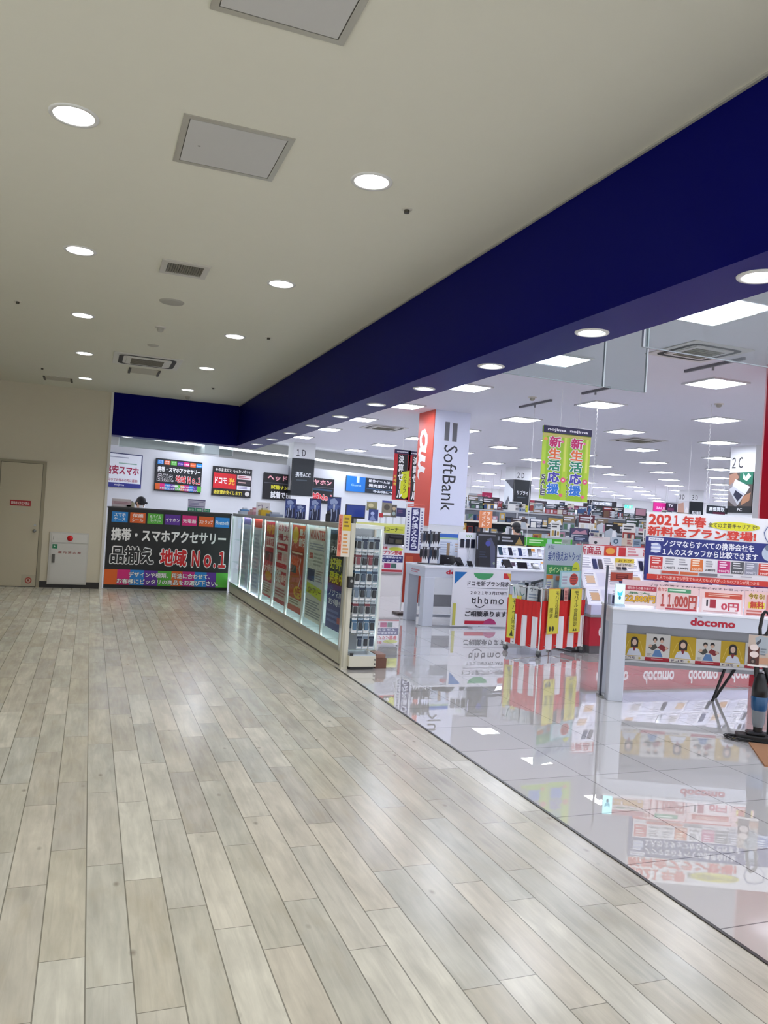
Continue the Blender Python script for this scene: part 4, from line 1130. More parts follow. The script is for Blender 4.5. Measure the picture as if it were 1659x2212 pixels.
def cw(x, y, z):
    return tuple(MW @ Vector((x, y, z)))
def strip(lx, ly, z0, w_, h_, rz, txt, label, ink):
    p_ = cw(lx, ly, z0)
    board('paper_strip', label, 'paper strip', *p_, w_, h_, [('r', 0, 0, 1, 1, '#e0d94a'), ('r', 0, 0, 1, .012, '#e8a050'), ('r', 0, .988, 1, 1, '#e8a050'), ('r', 0, 0, .03, 1, '#e8b858'), ('r', .97, 0, 1, 1, '#e8b858')] + txt, CYAW + rz, bg='#e0d94a', th=.002, rough=.7)
BR = '#3c3c22'
strip(0.083, -.034, .265, .215, .535, 0, [('v', 'モバイル会員様', .58, .06, .92, .66, BR, -.005), ('v', '限定', .12, .42, .46, .66, BR, -.005), ('o', .24, .88, .1, .055, '#44482a'), ('o', .5, .88, .1, .055, '#44482a')], 'yellow handwritten paper strip in the middle of the striped cart', BR)
strip(0.511, -.034, .265, .215, .53, 0, [('v', 'モバイル', .3, .05, .72, .42, BR, -.005), ('v', '会員限定', .3, .44, .72, .86, BR, -.005), ('p', [(.3, .96), (.42, .9), (.5, .96)], '#44482a'), ('p', [(.5, .96), (.62, .9), (.7, .96)], '#44482a')], 'yellow handwritten paper strip at the right end of the striped cart', BR)
strip(-.03, .47, .16, .17, .52, -78, [('v', 'モバイル限定', .3, .1, .72, .8, BR, -.005), ('p', [(.2, .95), (.4, .8), (.5, .95)], '#44482a')], 'yellow handwritten paper strip on the left side of the striped cart', BR)
for lx, ly, w_, rz, lb, I in ((-.028, .42, .17, -70, 'small green lettered card clipped to the left edge of the striped cart', [('s', [(.1, .2), (.2, .8), (.3, .3), (.4, .8), (.55, .4), (.7, .8), (.9, .6)], .08, '#3f7d74')]),
                             (-.02, .2, .20, -62, 'small grey handwritten card clipped to the striped cart beside the corner', [('s', [(.15, .2), (.3, .15), (.25, .4)], .06, '#4c5866'), ('s', [(.4, .2), (.55, .2), (.5, .4)], .06, '#4c5866'), ('l', .1, .5, .9, .9, 2, '#8796a8')])):
    board('clip_card', lb, 'price card', *cw(lx, ly, .64), w_, .17, I, CYAW + rz, bg='#cfd6d8', th=.003)
# phone cases heaped in the cart
rnd = random.Random(11)
CC = ['#23242a', '#4c5560', '#8a98a4', '#1a1a1e', '#3d4c5a', '#b8bcc4', '#6f5a68', '#2c343c', '#d8d8dc', '#54483c', '#c9a59a', '#35505a']
CN = ['black', 'slate', 'silver blue', 'jet black', 'navy grey', 'pale grey', 'mauve', 'dark grey', 'white', 'brown', 'pink', 'teal']
n = 0
for r_ in range(3):
    for k in range(8):
        x, y = .06 + k * .095 + rnd.uniform(-.01, .01), .07 + r_ * .15
        ht = .30 + rnd.uniform(-.03, .05)
        c = (k * 5 + r_ * 7) % 12
        p_ = cw(x, y, .49)
        q = thing('phone_case', '%s boxed phone case in the striped cart, %s in the %s row' % (CN[c], ORD[k], ('front', 'middle', 'rear')[r_]), 'phone case', p_, CYAW + rnd.uniform(-18, 18), 'boxed phone cases in the cart')
        b = MB(); b.box(-.042, -.014, 0, .042, .014, ht, mat(CC[c], .3)); b.pr((-.042, -.014, ht), (.084, 0, 0), (0, 0, -ht), [('r', .12, .1, .88, .62, mat(CC[(c + 5) % 12], .15)), ('r', .1, .72, .6, .8, '#e6e6e8')])
        o = b.build('carton', q, bev=.003)
        b = MB(); b.box(-.016, -.001, ht, .016, .001, ht + .03, '#d4d8dc'); b.build('hang_tab', q)
        n += 1
for k, (x, y, z, rx, ry, rz, c, lb) in enumerate(((.45, .2, .86, 60, 12, 30, '#e9e9ec', 'white case lying askew on top of the striped cart'), (.62, .28, .85, 70, -10, -20, '#2a2b33', 'dark case lying askew on top of the striped cart'), (.3, .3, .85, 72, 8, 55, '#39434e', 'slate case lying on the heap in the striped cart'), (.72, .12, .84, 78, 5, 10, '#27323a', 'dark case near the right strip on the striped cart'))):
    b = MB(); b.box(-.05, -.012, -.09, .05, .012, .09, mat(c, .2)); b.pr((-.05, -.012, .09), (.1, 0, 0), (0, 0, -.18), [('r', .1, .08, .9, .6, mat('#8c96a0', .2))])
    o = b.build('loose_case', None, cw(x, y, z), None, .004); o.rotation_euler = (math.radians(rx), math.radians(ry), math.radians(rz)); tag(o, lb, 'phone case')
# poster on a pole at the right of the cart
t = thing('pole_sign', 'silver pole stand with a blue and green offer poster behind the cart', 'sign stand', cw(0.868, .10, 0), CYAW)
b = MB(); b.cyl((0, 0, .02), (0, 0, 1.34), .012, mat('#aab4b4', .25, .7), 12); b.build('pole', t)
b = MB(); b.box(-.12, -.02, 0, .06, .3, .02, mat('#6c7074', .4, .5)); b.build('foot', t, bev=.006)
PW_, PH_ = .70, .62
b = MB(); b.box(-PW_ - .012, .0, .70, -.012, .012, 1.32, mat('#b8c8d0', .3))
b.pr((-PW_ - .012, 0, 1.32), (PW_, 0, 0), (0, 0, -PH_), [
    ('r', 0, 0, 1, 1, mat('#a9b9c2', .3)), ('t', 'さらに', .05, .03, .22, .1, '#3e5070', .02), ('t', '乗り換えおトクっ!', .05, .14, .97, .33, '#3a5288', .02, '#c9d4dc', .03), ('p', [(.04, .4), (.8, .42), (.8, .6), (.04, .58)], '#3f8f56'), ('t', 'ポイント還元', .1, .44, .7, .56, '#cfe3a0', .02),
    ('o', .86, .5, .11, .16, '#c3cf34'), ('l', .78, .45, .94, .58, 2, '#7d8f2c'), ('r', .04, .6, .22, .67, '#c9702c'), ('r', .3, .62, .55, .7, '#d3805a'), ('r', .62, .63, .95, .72, '#cf7a34'), ('r', .05, .68, .24, .98, '#cfd6c0'), ('l', .07, .72, .22, .95, 5, '#8f9ac2')])
b.build('offer_poster', t)
board('candy_card', 'turquoise framed card with a red picture hanging below the offer poster', 'card', *cw(0.302, -.01, .80), .42, .21, [('r', 0, 0, 1, 1, '#8fc2c6'), ('r', .08, .1, .92, .92, '#bfd6dc'), ('o', .66, .5, .2, .34, '#cf4a3c'), ('l', .5, .25, .85, .8, 4, '#7a3a3c'), ('l', .12, .3, .42, .8, 3, '#a9a2b4')], CYAW, bg='#8fc2c6', th=.004)
board('pink_card', 'narrow pink list card between the two front paper strips', 'card', *cw(0.383, -.028, .65), .08, .16, [('r', .1, .2, .9, .95, '#c48a80'), ('l', .15, .25, .85, .9, 6, '#8a4a48')], CYAW, bg='#d9a89c', th=.003)

# ================================================================== red counter with a slanted white display behind the big table
t = thing('phone_counter', 'red fronted phone counter with a slanted white top behind the striped cart', 'counter', (5.80, 8.12, 0))
b = MB(); b.box(0, 0, .10, 3.2, .6, .45, mat('#b3122e', .35)); b.box(.03, .03, 0, 3.17, .57, .10, mat('#6c6c70', .5))
I = []
for k in range(5):
    if k < 4:
        I.append(('t', 'docomo', .04 + k * .222, .2, .04 + k * .222 + .15, .68, '#f4eef0', .03))
b.pr((0, 0, .45), (3.2, 0, 0), (0, 0, -.35), I); b.build('red_front', t)
b = MB(); b.box(-.01, -.02, .45, 3.21, .6, .48, mat('#8e8f92', .4)); b.box(0, 0, .48, 3.2, .6, .60, mat('#cfd2ee', .35)); b.build('counter_body', t, bev=.004)
for k, (z0, y0, z1, y1) in enumerate(((.60, .06, .80, .16), (.80, .18, 1.0, .28), (1.0, .3, 1.19, .38))):
    b = MB(); b.add([(0, y0, z0), (3.2, y0, z0), (3.2, y1, z1), (0, y1, z1), (0, y1 + .02, z0), (3.2, y1 + .02, z0), (3.2, y1 + .02, z1), (0, y1 + .02, z1)], [(0, 1, 2, 3), (5, 4, 7, 6), (0, 4, 5, 1), (3, 2, 6, 7), (0, 3, 7, 4), (1, 5, 6, 2)], mat('#f0f1fb', .35))
    I = []
    for q in range(9):
        x = .012 + q * .11
        I += [('r', x, .08, x + .055, .92, '#fafaff'), ('l', x + .004, .12, x + .05, .85, 5, '#b9bacb'), ('r', x + .06, .1, x + .1, .9, '#e4e6f6')]
        if k < 2 and q % 2 == 0:
            I += [('r', x + .008, .3, x + .047, .75, ['#dcb48a', '#e2c4a2', '#c9c3c0'][(q + k) % 3])]
    b.pr((0, y1, z1), (3.2, 0, 0), (0, y0 - y1, z0 - z1), I)
    o = b.build('slanted_tray', t)
    for q in range(8):
        x = .16 + q * .36 + .03 * k
        d = Vector((0, y1 - y0, z1 - z0)).normalized(); nn = Vector((0, -d.z, d.y))
        for s_ in range(2 if k == 2 else (q % 2)):
            b = MB(); a = Vector((x + s_ * .085, (y0 + y1) / 2, (z0 + z1) / 2)) - d * .075
            pts = [(a + d * u * .13 + Vector((v * .06, 0, 0)) + nn * w__) for w__ in (.002, .012) for u, v in ((0, 0), (0, 1), (1, 1), (1, 0))]
            b.add([tuple(p_) for p_ in pts], [(3, 2, 1, 0), (4, 5, 6, 7), (0, 1, 5, 4), (1, 2, 6, 5), (2, 3, 7, 6), (3, 0, 4, 7)], mat(['#1d1f3c', '#20242e', '#38406a', '#5a5660'][(q + k + s_) % 4], .12))
            b.build('phone', o)
b = MB(); b.box(0, .38, 1.19, 3.2, .41, 1.33, '#eee6e6'); b.pr((0, .38, 1.33), (3.2, 0, 0), (0, 0, -.14), [('r', 0, 0, 1, .06, '#c22a3c'), ('t', '新商品', .012, .14, .115, .9, '#b83248', .02), ('r', .13, .08, .19, .94, '#d2452e'), ('o', .16, .5, .022, .3, '#e8a84c'), ('r', .2, .12, .235, .94, '#c8323c'), ('l', .245, .1, .3, .95, 3, '#d88a92'), ('t', '新商品', .32, .14, .43, .9, '#b83248', .02), ('r', .45, .1, .52, .9, '#d2452e')])
b.build('header', t)
board('yellow_card', 'yellow and white price card on the red counter display', 'price card', 6.251,8.3,1.071,0.285,0.107, [('r', 0, .5, 1, 1, '#efe9dc'), ('t', 'おトク', .15, .08, .85, .42, '#8a6a1c', .02), ('t', '0円から', .15, .58, .85, .92, '#3b3a40', .02)], bg='#e6cf3a')
board('brown_card', 'red brown price card on the red counter display below the yellow card', 'price card', 6.08,8.15,0.904,0.329,0.128, [('r', 0, 0, 1, .18, '#c9c4c4'), ('r', .25, .35, .8, .8, '#6d2420'), ('l', .3, .42, .78, .75, 2, '#a8443a')], bg='#b04a38')

# ================================================================== big white display table on the right
RY = -24
RX0, RY0 = 4.41, 5.86
MR = Matrix.Translation((RX0, RY0, 0)) @ Matrix.Rotation(math.radians(RY), 4, 'Z')
def rw(x, y, z):
    return tuple(MR @ Vector((x, y, z)))
t = thing('display_table', 'large white display table with a red brand name on its apron', 'display table', (RX0, RY0, 0), RY)
b = MB(); b.box(0, -.01, .815, 1.74, .48, .84, mat('#f0f1f6', .25)); b.build('table_top', t, bev=.006)
b = MB(); b.box(.008, 0, .69, 1.73, .47, .815, WT); b.build('apron', t)
a0, a1, a2, a3 = 0.686,0.721,0.389,0.079
b = MB(); b.pr((a0, 0, a1 + a3), (a2, 0, 0), (0, 0, -a3), [('t', 'docomo', 0, .1, 1, 1, '#b0122e', .035), ('l', .16, -.06, .3, .06, 1, '#7d7d86')], .001); o = b.build('brand_lettering', t); o['label'] = 'red brand lettering on the white apron'
for x, y in ((.0, .0), (.0, .33), (1.59, 0), (1.59, .33)):
    b = MB(); b.box(x + .008, y + .004, 0, x + .14, y + .14, .69, WT); b.build('leg', t, bev=.006)
b = MB(); b.box(-.03, .18, .0, -.012, .20, 1.2, mat('#4a4c58', .35, .5)); b.box(-.04, .12, 0, .0, .26, .015, STEEL); b.build('side_pole', t)
b = MB(); b.box(.14, .412, .26, 1.60, .422, .69, mat('#a3a5aa', .5)); b.build('back_panel', t)
TR = .84
# the big price board standing on the table
t = thing('price_board', 'big red, white and navy price plan board on the right display table', 'sign board', (4.869,6.039,1.078), RY)
bw, bh = 1.307,0.638
b = MB(); b.box(0, 0, 0, bw, .012, bh, '#eceaef')
I = [('r', 0, 0, 1, 1, mat('#efeef2', .35)), ('t', '202', .015, .03, .175, .185, '#d63a2c', .03, '#f7e4df', .03), ('t', '１', .188, .03, .225, .185, '#d63a2c', .03, '#f7e4df', .03), ('t', '年春', .25, .03, .415, .19, '#d63a2c', .03, '#f7e4df', .03), ('o', .615, .14, .175, .065, '#e6e032'), ('t', '全ての主要キャリアで!!', .43, .10, .775, .175, '#4a4432', .015),
     ('t', '新料金プラン登場!', .01, .205, .765, .345, '#d63a2c', .035, '#f7e4df', .03), ('s', [(.84, .12), (.82, .2), (.83, .28), (.86, .36), (.88, .30)], .012, '#5a6a9c'), ('s', [(.84, .12), (.9, .1), (.95, .14), (.96, .25), (.92, .35)], .012, '#5a6a9c'),
     ('r', -.0, .36, 1, .92, '#26307c'), ('r', .02, .375, .125, .42, '#e9eaf4'), ('t', 'nojima', .03, .383, .115, .412, '#26307c', .01), ('o', .075, .52, .035, .075, '#aab4dc'), ('l', .04, .45, .11, .6, 3, '#e4e8f4'),
     ('t', 'ノジマならすべての携帯会社を', .125, .395, .755, .495, '#f3f4fa', .02), ('t', '１人のスタッフから比較できます', .122, .515, .785, .615, '#f3f4fa', .02), ('o', .86, .5, .05, .11, '#b9c6d8'), ('o', .86, .42, .03, .05, '#6c7890'),
     ('r', .03, .635, 1, .92, '#e9e8ec')]
cells = [('#cf3a3a', '990円', '#f6dcd8'), (None, '1,980円', '#3a3a40'), (None, '1,600円', '#3a3a40'), ('#e0783a', '500円', '#fae6d0'), (None, '2,480円', '#3a3a40'), ('#c42a78', '980円', '#f6d8e8'), ('#55565c', '990円', '#e4e4e8'), ('#8f90a0', '990円', '#dcdce6'), ('#d24438', '990円', '#f6dcd8'), ('#3a62ae', '980円', '#e4ecf8')]
for k, (c, s_, ink) in enumerate(cells):
    x = .04 + k * .094
    if c:
        I.append(('r', x, .65, x + .086, .825, c))
    I += [('l', x + .012, .66, x + .074, .76, 3, ink if c else '#9a9aa2'), ('t', s_, x + .008, .78, x + .078, .815, ink, .02)]
I += [('r', .12, .845, .24, .885, '#c8503c'), ('r', .25, .845, .375, .885, '#d26a3c'), ('r', .385, .845, .51, .885, '#7d7a80'), ('l', .53, .85, .64, .88, 1, '#a8a6ae'), ('l', .67, .85, .78, .88, 1, '#a8a6ae'),
      ('r', 0, .905, 1, .985, '#cf3c30'), ('t', '１人でも家族でも学生でも大人でも 必ずぴったりのプランが見つかる', .09, .92, .80, .97, '#f6d0c4', .01), ('r', 0, .985, 1, 1, '#4a2a6c'), ('r', 0, .36, .018, .985, '#26307c')]
b.pr((0, 0, bh), (bw, 0, 0), (0, 0, -bh), I, .001, .0002)
b.build('panel', t)
for x in (.12, bw - .2):
    b = MB(); b.box(x, .012, -(1.078 - TR), x + .05, .03, .3, mat('#c9ccd4', .2)); b.build('support', t)
board('question_strip', 'pink question strip below the big price board', 'sign strip', 4.644,6.045,0.966,1.443,0.11, [('r', 0, 0, 1, 1, '#ecd3d6'), ('t', 'プラン変更するだけで安くなると思ってませんか?', .165, .2, .905, .5, '#5b4a52', .01), ('o', .42, .75, .03, .18, '#e0a060'), ('o', .62, .72, .03, .2, '#e09a50'), ('t', '色々な', .27, .6, .34, .82, '#c86a3c', .01)], RY, bg='#ecd3d6', th=.004)
CARDS = [
    ((4.561,5.9,0.86,0.282,0.177), 'pink price card with gold figures on the display table', [('r', 0, .0, 1, 1, '#efdcd8'), ('r', .02, .02, 1, .26, '#b8384a'), ('t', '他社からの乗り換えで', .08, .06, .92, .2, '#f3d9d8', .01), ('t', '最大', .12, .32, .8, .44, '#4a8a62', .01), ('t', '22,000円', .04, .48, .97, .86, '#e0ac30', .035, '#7a4a20', .04)]),
    ((4.824,5.784,0.835,0.364,0.213), 'pink price card with big red figures and a green line on the display table', [('r', 0, 0, 1, 1, '#f0d0ce'), ('t', '色々な', .02, .06, .24, .22, '#c84a3a', .02), ('r', .26, .08, .82, .25, '#4e9a6e'), ('l', .3, .11, .8, .22, 1, '#d4ecd8'), ('t', '１１', .1, .32, .36, .86, '#b84a42', .035, '#f6e2de', .03), ('t', ',000円', .38, .32, .97, .92, '#b84a42', .035, '#f6e2de', .03), ('r', .22, .9, .97, .97, '#b83a44')]),
    ((5.167,5.631,0.818,0.387,0.227), 'pink price card with a small red phone picture on the display table', [('r', 0, 0, 1, 1, '#f0cfcc'), ('r', .12, .12, .96, .32, '#c9503c'), ('l', .2, .15, .92, .28, 2, '#f0c8b4'), ('r', .06, .36, .95, .98, '#f4e6e6'), ('r', .16, .4, .2, .66, '#2a2430'), ('r', .24, .38, .38, .72, '#a8283c'), ('t', '0円', .5, .48, .9, .8, '#c84458', .03), ('l', .1, .82, .9, .92, 1, '#d0a8a8')]),
    ((5.53,5.469,0.809,0.337,0.246), 'pink and yellow price card offering something free at the right edge', [('r', 0, 0, 1, 1, '#efc9c6'), ('t', '今なら!', .1, .08, .5, .28, '#8a5a30', .02, '#e6d84a', .05), ('r', .1, .4, .52, .62, '#e8da4c'), ('t', '無料', .14, .36, .5, .62, '#c83a34', .04), ('l', .06, .68, .5, .9, 2, '#c86a60'), ('r', .56, .1, 1, .9, '#d88a8a')]),
]
for v, lb, I in CARDS:
    board('price_card', lb, 'price card', *v, I, RY, bg='#f0d6d4', th=.004, tilt=0)
t = thing('phone_on_stand', 'bright cyan phone screen propped at the left end of the display table', 'smartphone', (4.483,5.935, TR), RY)
b = MB(); b.box(0, 0, .012, .092, .009, .205, mat('#dfe8ee', .2)); b.build('phone_body', t, bev=.004)
b = MB(); b.box(.005, -.002, .025, .087, -.0005, .195, mat('#a8ecf4', .2, 0, .9)); b.pr((.005, -.0022, .195), (.082, 0, 0), (0, 0, -.17), [('p', [(.2, .35), (.5, .45), (.8, .3), (.75, .55), (.5, .62), (.25, .55)], mat('#3cb8d0', .2, 0, .4)), ('o', .5, .7, .14, .1, mat('#1f6f88', .2, 0, .2))]); b.build('screen', t)
b = MB(); b.box(.0, -.02, 0, .092, .07, .012, mat('#c9d6e4', .3)); b.build('stand', t)
lump('white_phone', 'pale phone lying tilted beside the cyan screen on the table', 'smartphone', *rw(.02, .16, TR), [(0, 0, 0, .07, .05, .1, '#cfd2e6'), (.012, -.004, .015, .058, 0, .09, '#2a2d52')])

# row of posters under the table
GIRL = [('r', 0, 0, 1, 1, '#e9e4dc'), ('r', 0, 0, 1, .86, '#c9a61e'), ('s', [(.1, .7), (.25, .3), (.5, .12)], .02, '#e0c860'), ('s', [(.9, .7), (.75, .3), (.5, .12)], .02, '#e0c860'), ('p', [(.18, .84), (.28, .6), (.5, .52), (.72, .6), (.84, .84)], '#d6dbe6'), ('o', .5, .28, .17, .17, '#2e2424'), ('r', .34, .28, .66, .52, '#2e2424'), ('o', .5, .33, .10, .12, '#e2c2ae'), ('p', [(.42, .5), (.58, .5), (.52, .66), (.48, .66)], '#8a2a34'), ('t', 'ドコモ', .08, .885, .55, .97, '#4a3a5c', .03), ('o', .75, .93, .05, .04, '#c9b04a')]
TEAM = [('r', 0, 0, 1, 1, '#dcdad4'), ('o', .38, .2, .09, .09, '#2a2424'), ('o', .66, .2, .09, .09, '#2a2424'), ('o', .38, .26, .06, .07, '#dcb8a0'), ('o', .66, .26, .06, .07, '#dcb8a0'), ('p', [(.1, .5), (.4, .36), (.5, .5), (.3, .62)], '#4a4a44'), ('p', [(.5, .5), (.62, .36), (.95, .5), (.75, .64)], '#8a2a30'), ('p', [(.28, .84), (.4, .58), (.6, .58), (.72, .84)], '#5f86b8'), ('o', .2, .45, .07, .06, '#dcb8a0'), ('o', .85, .5, .06, .06, '#dcb8a0'), ('l', .08, .72, .26, .84, 3, '#a8a49c'), ('r', 0, .87, 1, 1, '#b01c30'), ('l', .25, .91, .75, .95, 1, '#e0a8ac')]
PQ = [4.76,6.135,0.324,0.211,0.241, 4.951,6.05,0.323,0.224,0.253, 5.158,5.958,0.324,0.235,0.243, 5.372,5.863,0.323,0.229,0.234, 5.581,5.77,0.318,0.22,0.239, 5.785,5.679,0.313,0.215,0.243]
for k in range(6):
    v = PQ[5 * k:5 * k + 5]
    board('small_poster', ('%s under the display table, %s from the table leg' % ('yellow poster of a dark haired woman' if k % 2 == 0 else 'pale group poster with a red base', ORD[k])), 'poster', *v, GIRL if k % 2 == 0 else TEAM, RY, th=.004, group='posters under the display table')
t = thing('poster_ledge', 'white ledge on black easel legs carrying the posters under the table', 'ledge', (4.743,6.135, 0), RY)
lz = 0.324
b = MB(); b.box(.03, -.02, lz - .022, 1.62, .02, lz - .003, mat('#cfcfd2', .4)); b.build('ledge_board', t)
for lx in (.86, .95):
    b = MB(); b.cyl((lx + .10, .0, lz - .02), (lx - .02, -.06 if lx < .9 else .12, .0), .013, BLACK, 10); b.build('leg', t)

# stick vacuum cleaner
t = thing('vacuum_cleaner', 'black upright stick vacuum cleaner with a blue cup at the right edge', 'vacuum cleaner', (4.80, 4.55, 0), -36)
b = MB(); b.box(-.15, -.06, .006, .09, .06, .05, BLACK); b.box(-.08, -.05, .05, .05, .05, .075, mat('#1d1d20', .3)); b.build('floor_head', t, bev=.012)
b = MB(); b.cyl((0, 0, .06), (.0, 0, .12), .03, BLACK, 14, .035); b.build('neck', t)
b = MB(); b.lathe([(.034, .11), (.044, .14), (.05, .24), (.054, .25)], mat('#7f8890', .15), (0, 0, 0), 20); b.cyl((0, 0, .13), (0, 0, .22), .025, mat('#33384e', .3), 12); b.build('dust_cup', t)
b = MB(); b.lathe([(.05, .235), (.055, .25), (.06, .33), (.056, .345)], mat('#1a4f7c', .2), (0, 0, 0), 20); b.build('blue_collar', t)
b = MB(); b.lathe([(0, .52), (.032, .51), (.045, .46), (.056, .40), (.058, .34), (.0, .335)], BLACK, (0, 0, 0), 20); b.build('motor_body', t)
b = MB(); b.tube([(-.03, 0, .48), (-.035, 0, .60), (-.02, 0, .80)], .02, BLACK, 10); b.build('tube', t)
b = MB(); b.tube([(.012, 0, .60), (.05, 0, .50), (.075, .0, .42)], .018, BLACK, 10); b.build('brace', t)
b = MB(); b.tube([(-.02, 0, .79), (-.025, 0, .85), (-.012, 0, .95), (.005, 0, .978), (.03, 0, .965), (.042, 0, .93), (.038, 0, .84), (.018, 0, .80), (-.01, 0, .79)], .013, BLACK, 10); b.build('handle', t)
b = MB(); b.tube([(.05, .02, .68), (.06, .03, .5), (.09, .04, .3), (.12, .05, .15), (.08, .04, .02)], .004, BLACK, 6)
pts = []
for k in range(70):
    a = k * .42; r_ = .07 + .015 * math.sin(k * .9)
    pts.append((-.13 + r_ * math.cos(a) * 1.3, -.03 + r_ * math.sin(a) * .8, .008 + .03 * abs(math.sin(k * .31)) * .6))
b.tube(pts, .004, BLACK, 6); b.build('power_cord', t)
b = MB(); b.box(-.105, -.045, .565, .035, -.04, .80, '#e4dcd6')
b.pr((-.105, -.045, .80), (.14, 0, 0), (0, 0, -.235), [('r', 0, 0, 1, 1, '#c9b8aa'), ('p', [(.3, .1), (.55, .0), (.95, .05), (.95, .55), (.5, .6)], '#aab4bc'), ('p', [(.35, .25), (.6, .1), (.6, .2), (.45, .32)], '#4a4e58'), ('r', 0, .38, .55, 1, '#5a3026'), ('o', .28, .40, .22, .1, '#efe0da'), ('o', .3, .62, .22, .1, '#efe0da'), ('o', .25, .84, .14, .1, '#3a2c28'), ('o', .25, .84, .07, .05, '#8a7a72'), ('r', .55, .7, 1, .9, '#c99a7c'), ('l', .6, .4, .9, .65, 3, '#7d868e'), ('r', 0, .94, 1, 1, '#f0ece8')])
o = b.build('info_card', t); o['label'] = 'brown and white product card hung on the vacuum'
t = thing('cleaning_stand', 'dark second vacuum stand partly cut by the right edge', 'stand', (4.98, 4.62, 0), -36)
b = MB(); b.cyl((0, 0, 0), (0, 0, .02), .1, BLACK, 24); b.build('base', t)
b = MB(); b.cyl((0, 0, .02), (0, 0, .75), .012, BLACK, 10); b.box(-.09, -.02, .70, .08, .02, .74, mat('#20294a', .3)); b.build('pole', t)
b = MB(); b.box(-.07, -.03, .48, .08, -.025, .69, '#4a4a48'); b.pr((-.07, -.03, .69), (.15, 0, 0), (0, 0, -.21), [('o', .5, .5, .3, .2, '#8a8a86'), ('o', .5, .5, .15, .1, '#3a3a3c'), ('r', 0, .86, 1, 1, '#e6e6ea')]); b.build('card', t)
b = MB(); b.box(0, -.6, 0, .9, 0, .012, mat('#9c6f4c', .8, var=.08))
tag(b.build('floor_mat', None, (4.679,4.511, 0), -36), 'brown mat at the right edge in front of the vacuum cleaner', 'mat')

# ================================================================== hanging banners
def hang_banner(v, label, items, group, bg, strings):
    x, y, z, w_, h_ = v
    t = thing('hanging_banner', label, 'banner', (x, y, z), 0, group)
    b = MB(); b.box(0, 0, 0, w_, .003, h_, bg); b.pr((0, 0, h_), (w_, 0, 0), (0, 0, -h_), items); b.pr((w_, .003, h_), (-w_, 0, 0), (0, 0, -h_), items); b.build('cloth', t)
    b = MB(); b.cyl((-.005, .0015, h_), (w_ + .005, .0015, h_), .006, WHITE, 8); b.build('rod', t); b = MB(); b.cyl((-.005, .0015, 0), (w_ + .005, .0015, 0), .005, WHITE, 8); b.build('rod', t)
    for sx in strings:
        b = MB(); b.cyl((w_ * sx, .0015, h_), (w_ * sx, .0015, H - z), .003, mat('#e6e6e6', .4), 6); b.build('string', t)
FL = [('o', .12, .18, .07, .022, '#f0a060'), ('o', .10, .5, .06, .02, '#e86a9a'), ('o', .86, .72, .1, .034, '#e85a8a'), ('o', .86, .72, .04, .014, '#f6d0d8'), ('o', .8, .93, .07, .024, '#e86a8a'), ('o', .75, .2, .06, .02, '#e878a0')]
GB = [('r', 0, 0, 1, 1, '#9cc832'), ('r', 0, .1, .15, 1, '#b8d848'), ('r', .80, .1, 1, 1, '#b4d43c'), ('r', .84, .14, .92, .6, '#d6e06a'), ('r', 0, .1, 1, .14, '#c8c06a')] + FL + [('v', '新生活応援', .22, .13, .74, .93, ['#c8286e', '#e8743a', '#1f8a6a', '#4a48b0', '#2a7ad6'], .03, '#f4f6f4'), ('v', 'SALE', .0, .66, .2, .95, '#2c2a4a', .01, '#f4f6f4'), ('r', 0, 0, 1, .095, '#231f4a'), ('t', 'nojima', .16, .03, .86, .075, '#e8e6f0', .03)]
hang_banner((5.512,9,1.882,0.405,0.975), 'green spring sale banner with a navy header, one nearer the lilac pillar', GB, 'green banners', '#9cc832', (.65,))
hang_banner((5.867,9.03,1.881,0.415,0.983), 'green spring sale banner with a navy header, one nearer the red pillar', GB, 'green banners', '#9cc832', (.5,))
RB = [('r', 0, 0, 1, 1, '#c8202c'), ('r', .22, .09, .85, .98, '#17151a'), ('p', [(.5, .44), (1, .40), (.95, .92), (.75, .97), (.45, .9)], '#d9dc1c'), ('v', 'スタッフ', .64, .48, .84, .86, '#3a3a18', .01), ('v', '決算セール', .26, .1, .62, .96, '#f6f4f2', .04), ('v', '大特価', .02, .5, .2, .72, '#e8c84a', .02), ('r', 0, 0, 1, .085, '#23204a'), ('t', 'nojima', .14, .025, .84, .065, '#e8e6f0', .03)]
hang_banner((5.356,14,1.86,0.332,0.967), 'red and black clearance sale banner, the one wholly in view', RB, 'red and black banners', '#c8202c', (.5,))
hang_banner((5.652,14,1.844,0.337,0.974), 'red and black clearance sale banner half hidden by the orange pillar face', RB, 'red and black banners', '#c8202c', (.5,))
for k, (x, y, z0, z1, r_, lb) in enumerate(((6.689, 9.5, 1.35, H, .007, 'white plastic chain hanging right of the green banners'), (7.906, 8.6, 1.6, H, .007, 'white plastic chain hanging behind the big price board'), (6.08, 10.2, 1.2, H - .07, .003, 'thin white string hanging from the rail left of the green banners'), (10.606, 12, 2.2, H, .003, 'thin white string hanging in front of the far 3D pillar'))):
    b = MB()
    if r_ > .005:
        n_ = int((z1 - z0) / .03)
        b.tube([(.008 * (1 if q % 2 else -1), 0, (z1 - z0) * q / n_) for q in range(n_ + 1)], .0045, mat('#e8e8ea', .4), 5)
    else:
        b.cyl((0, 0, 0), (0, 0, z1 - z0), r_, mat('#e8e8ea', .4), 6)
    tag(b.build('hanging_chain' if r_ > .005 else 'hanging_string', None, (x, y, z0)), lb, 'chain' if r_ > .005 else 'string')

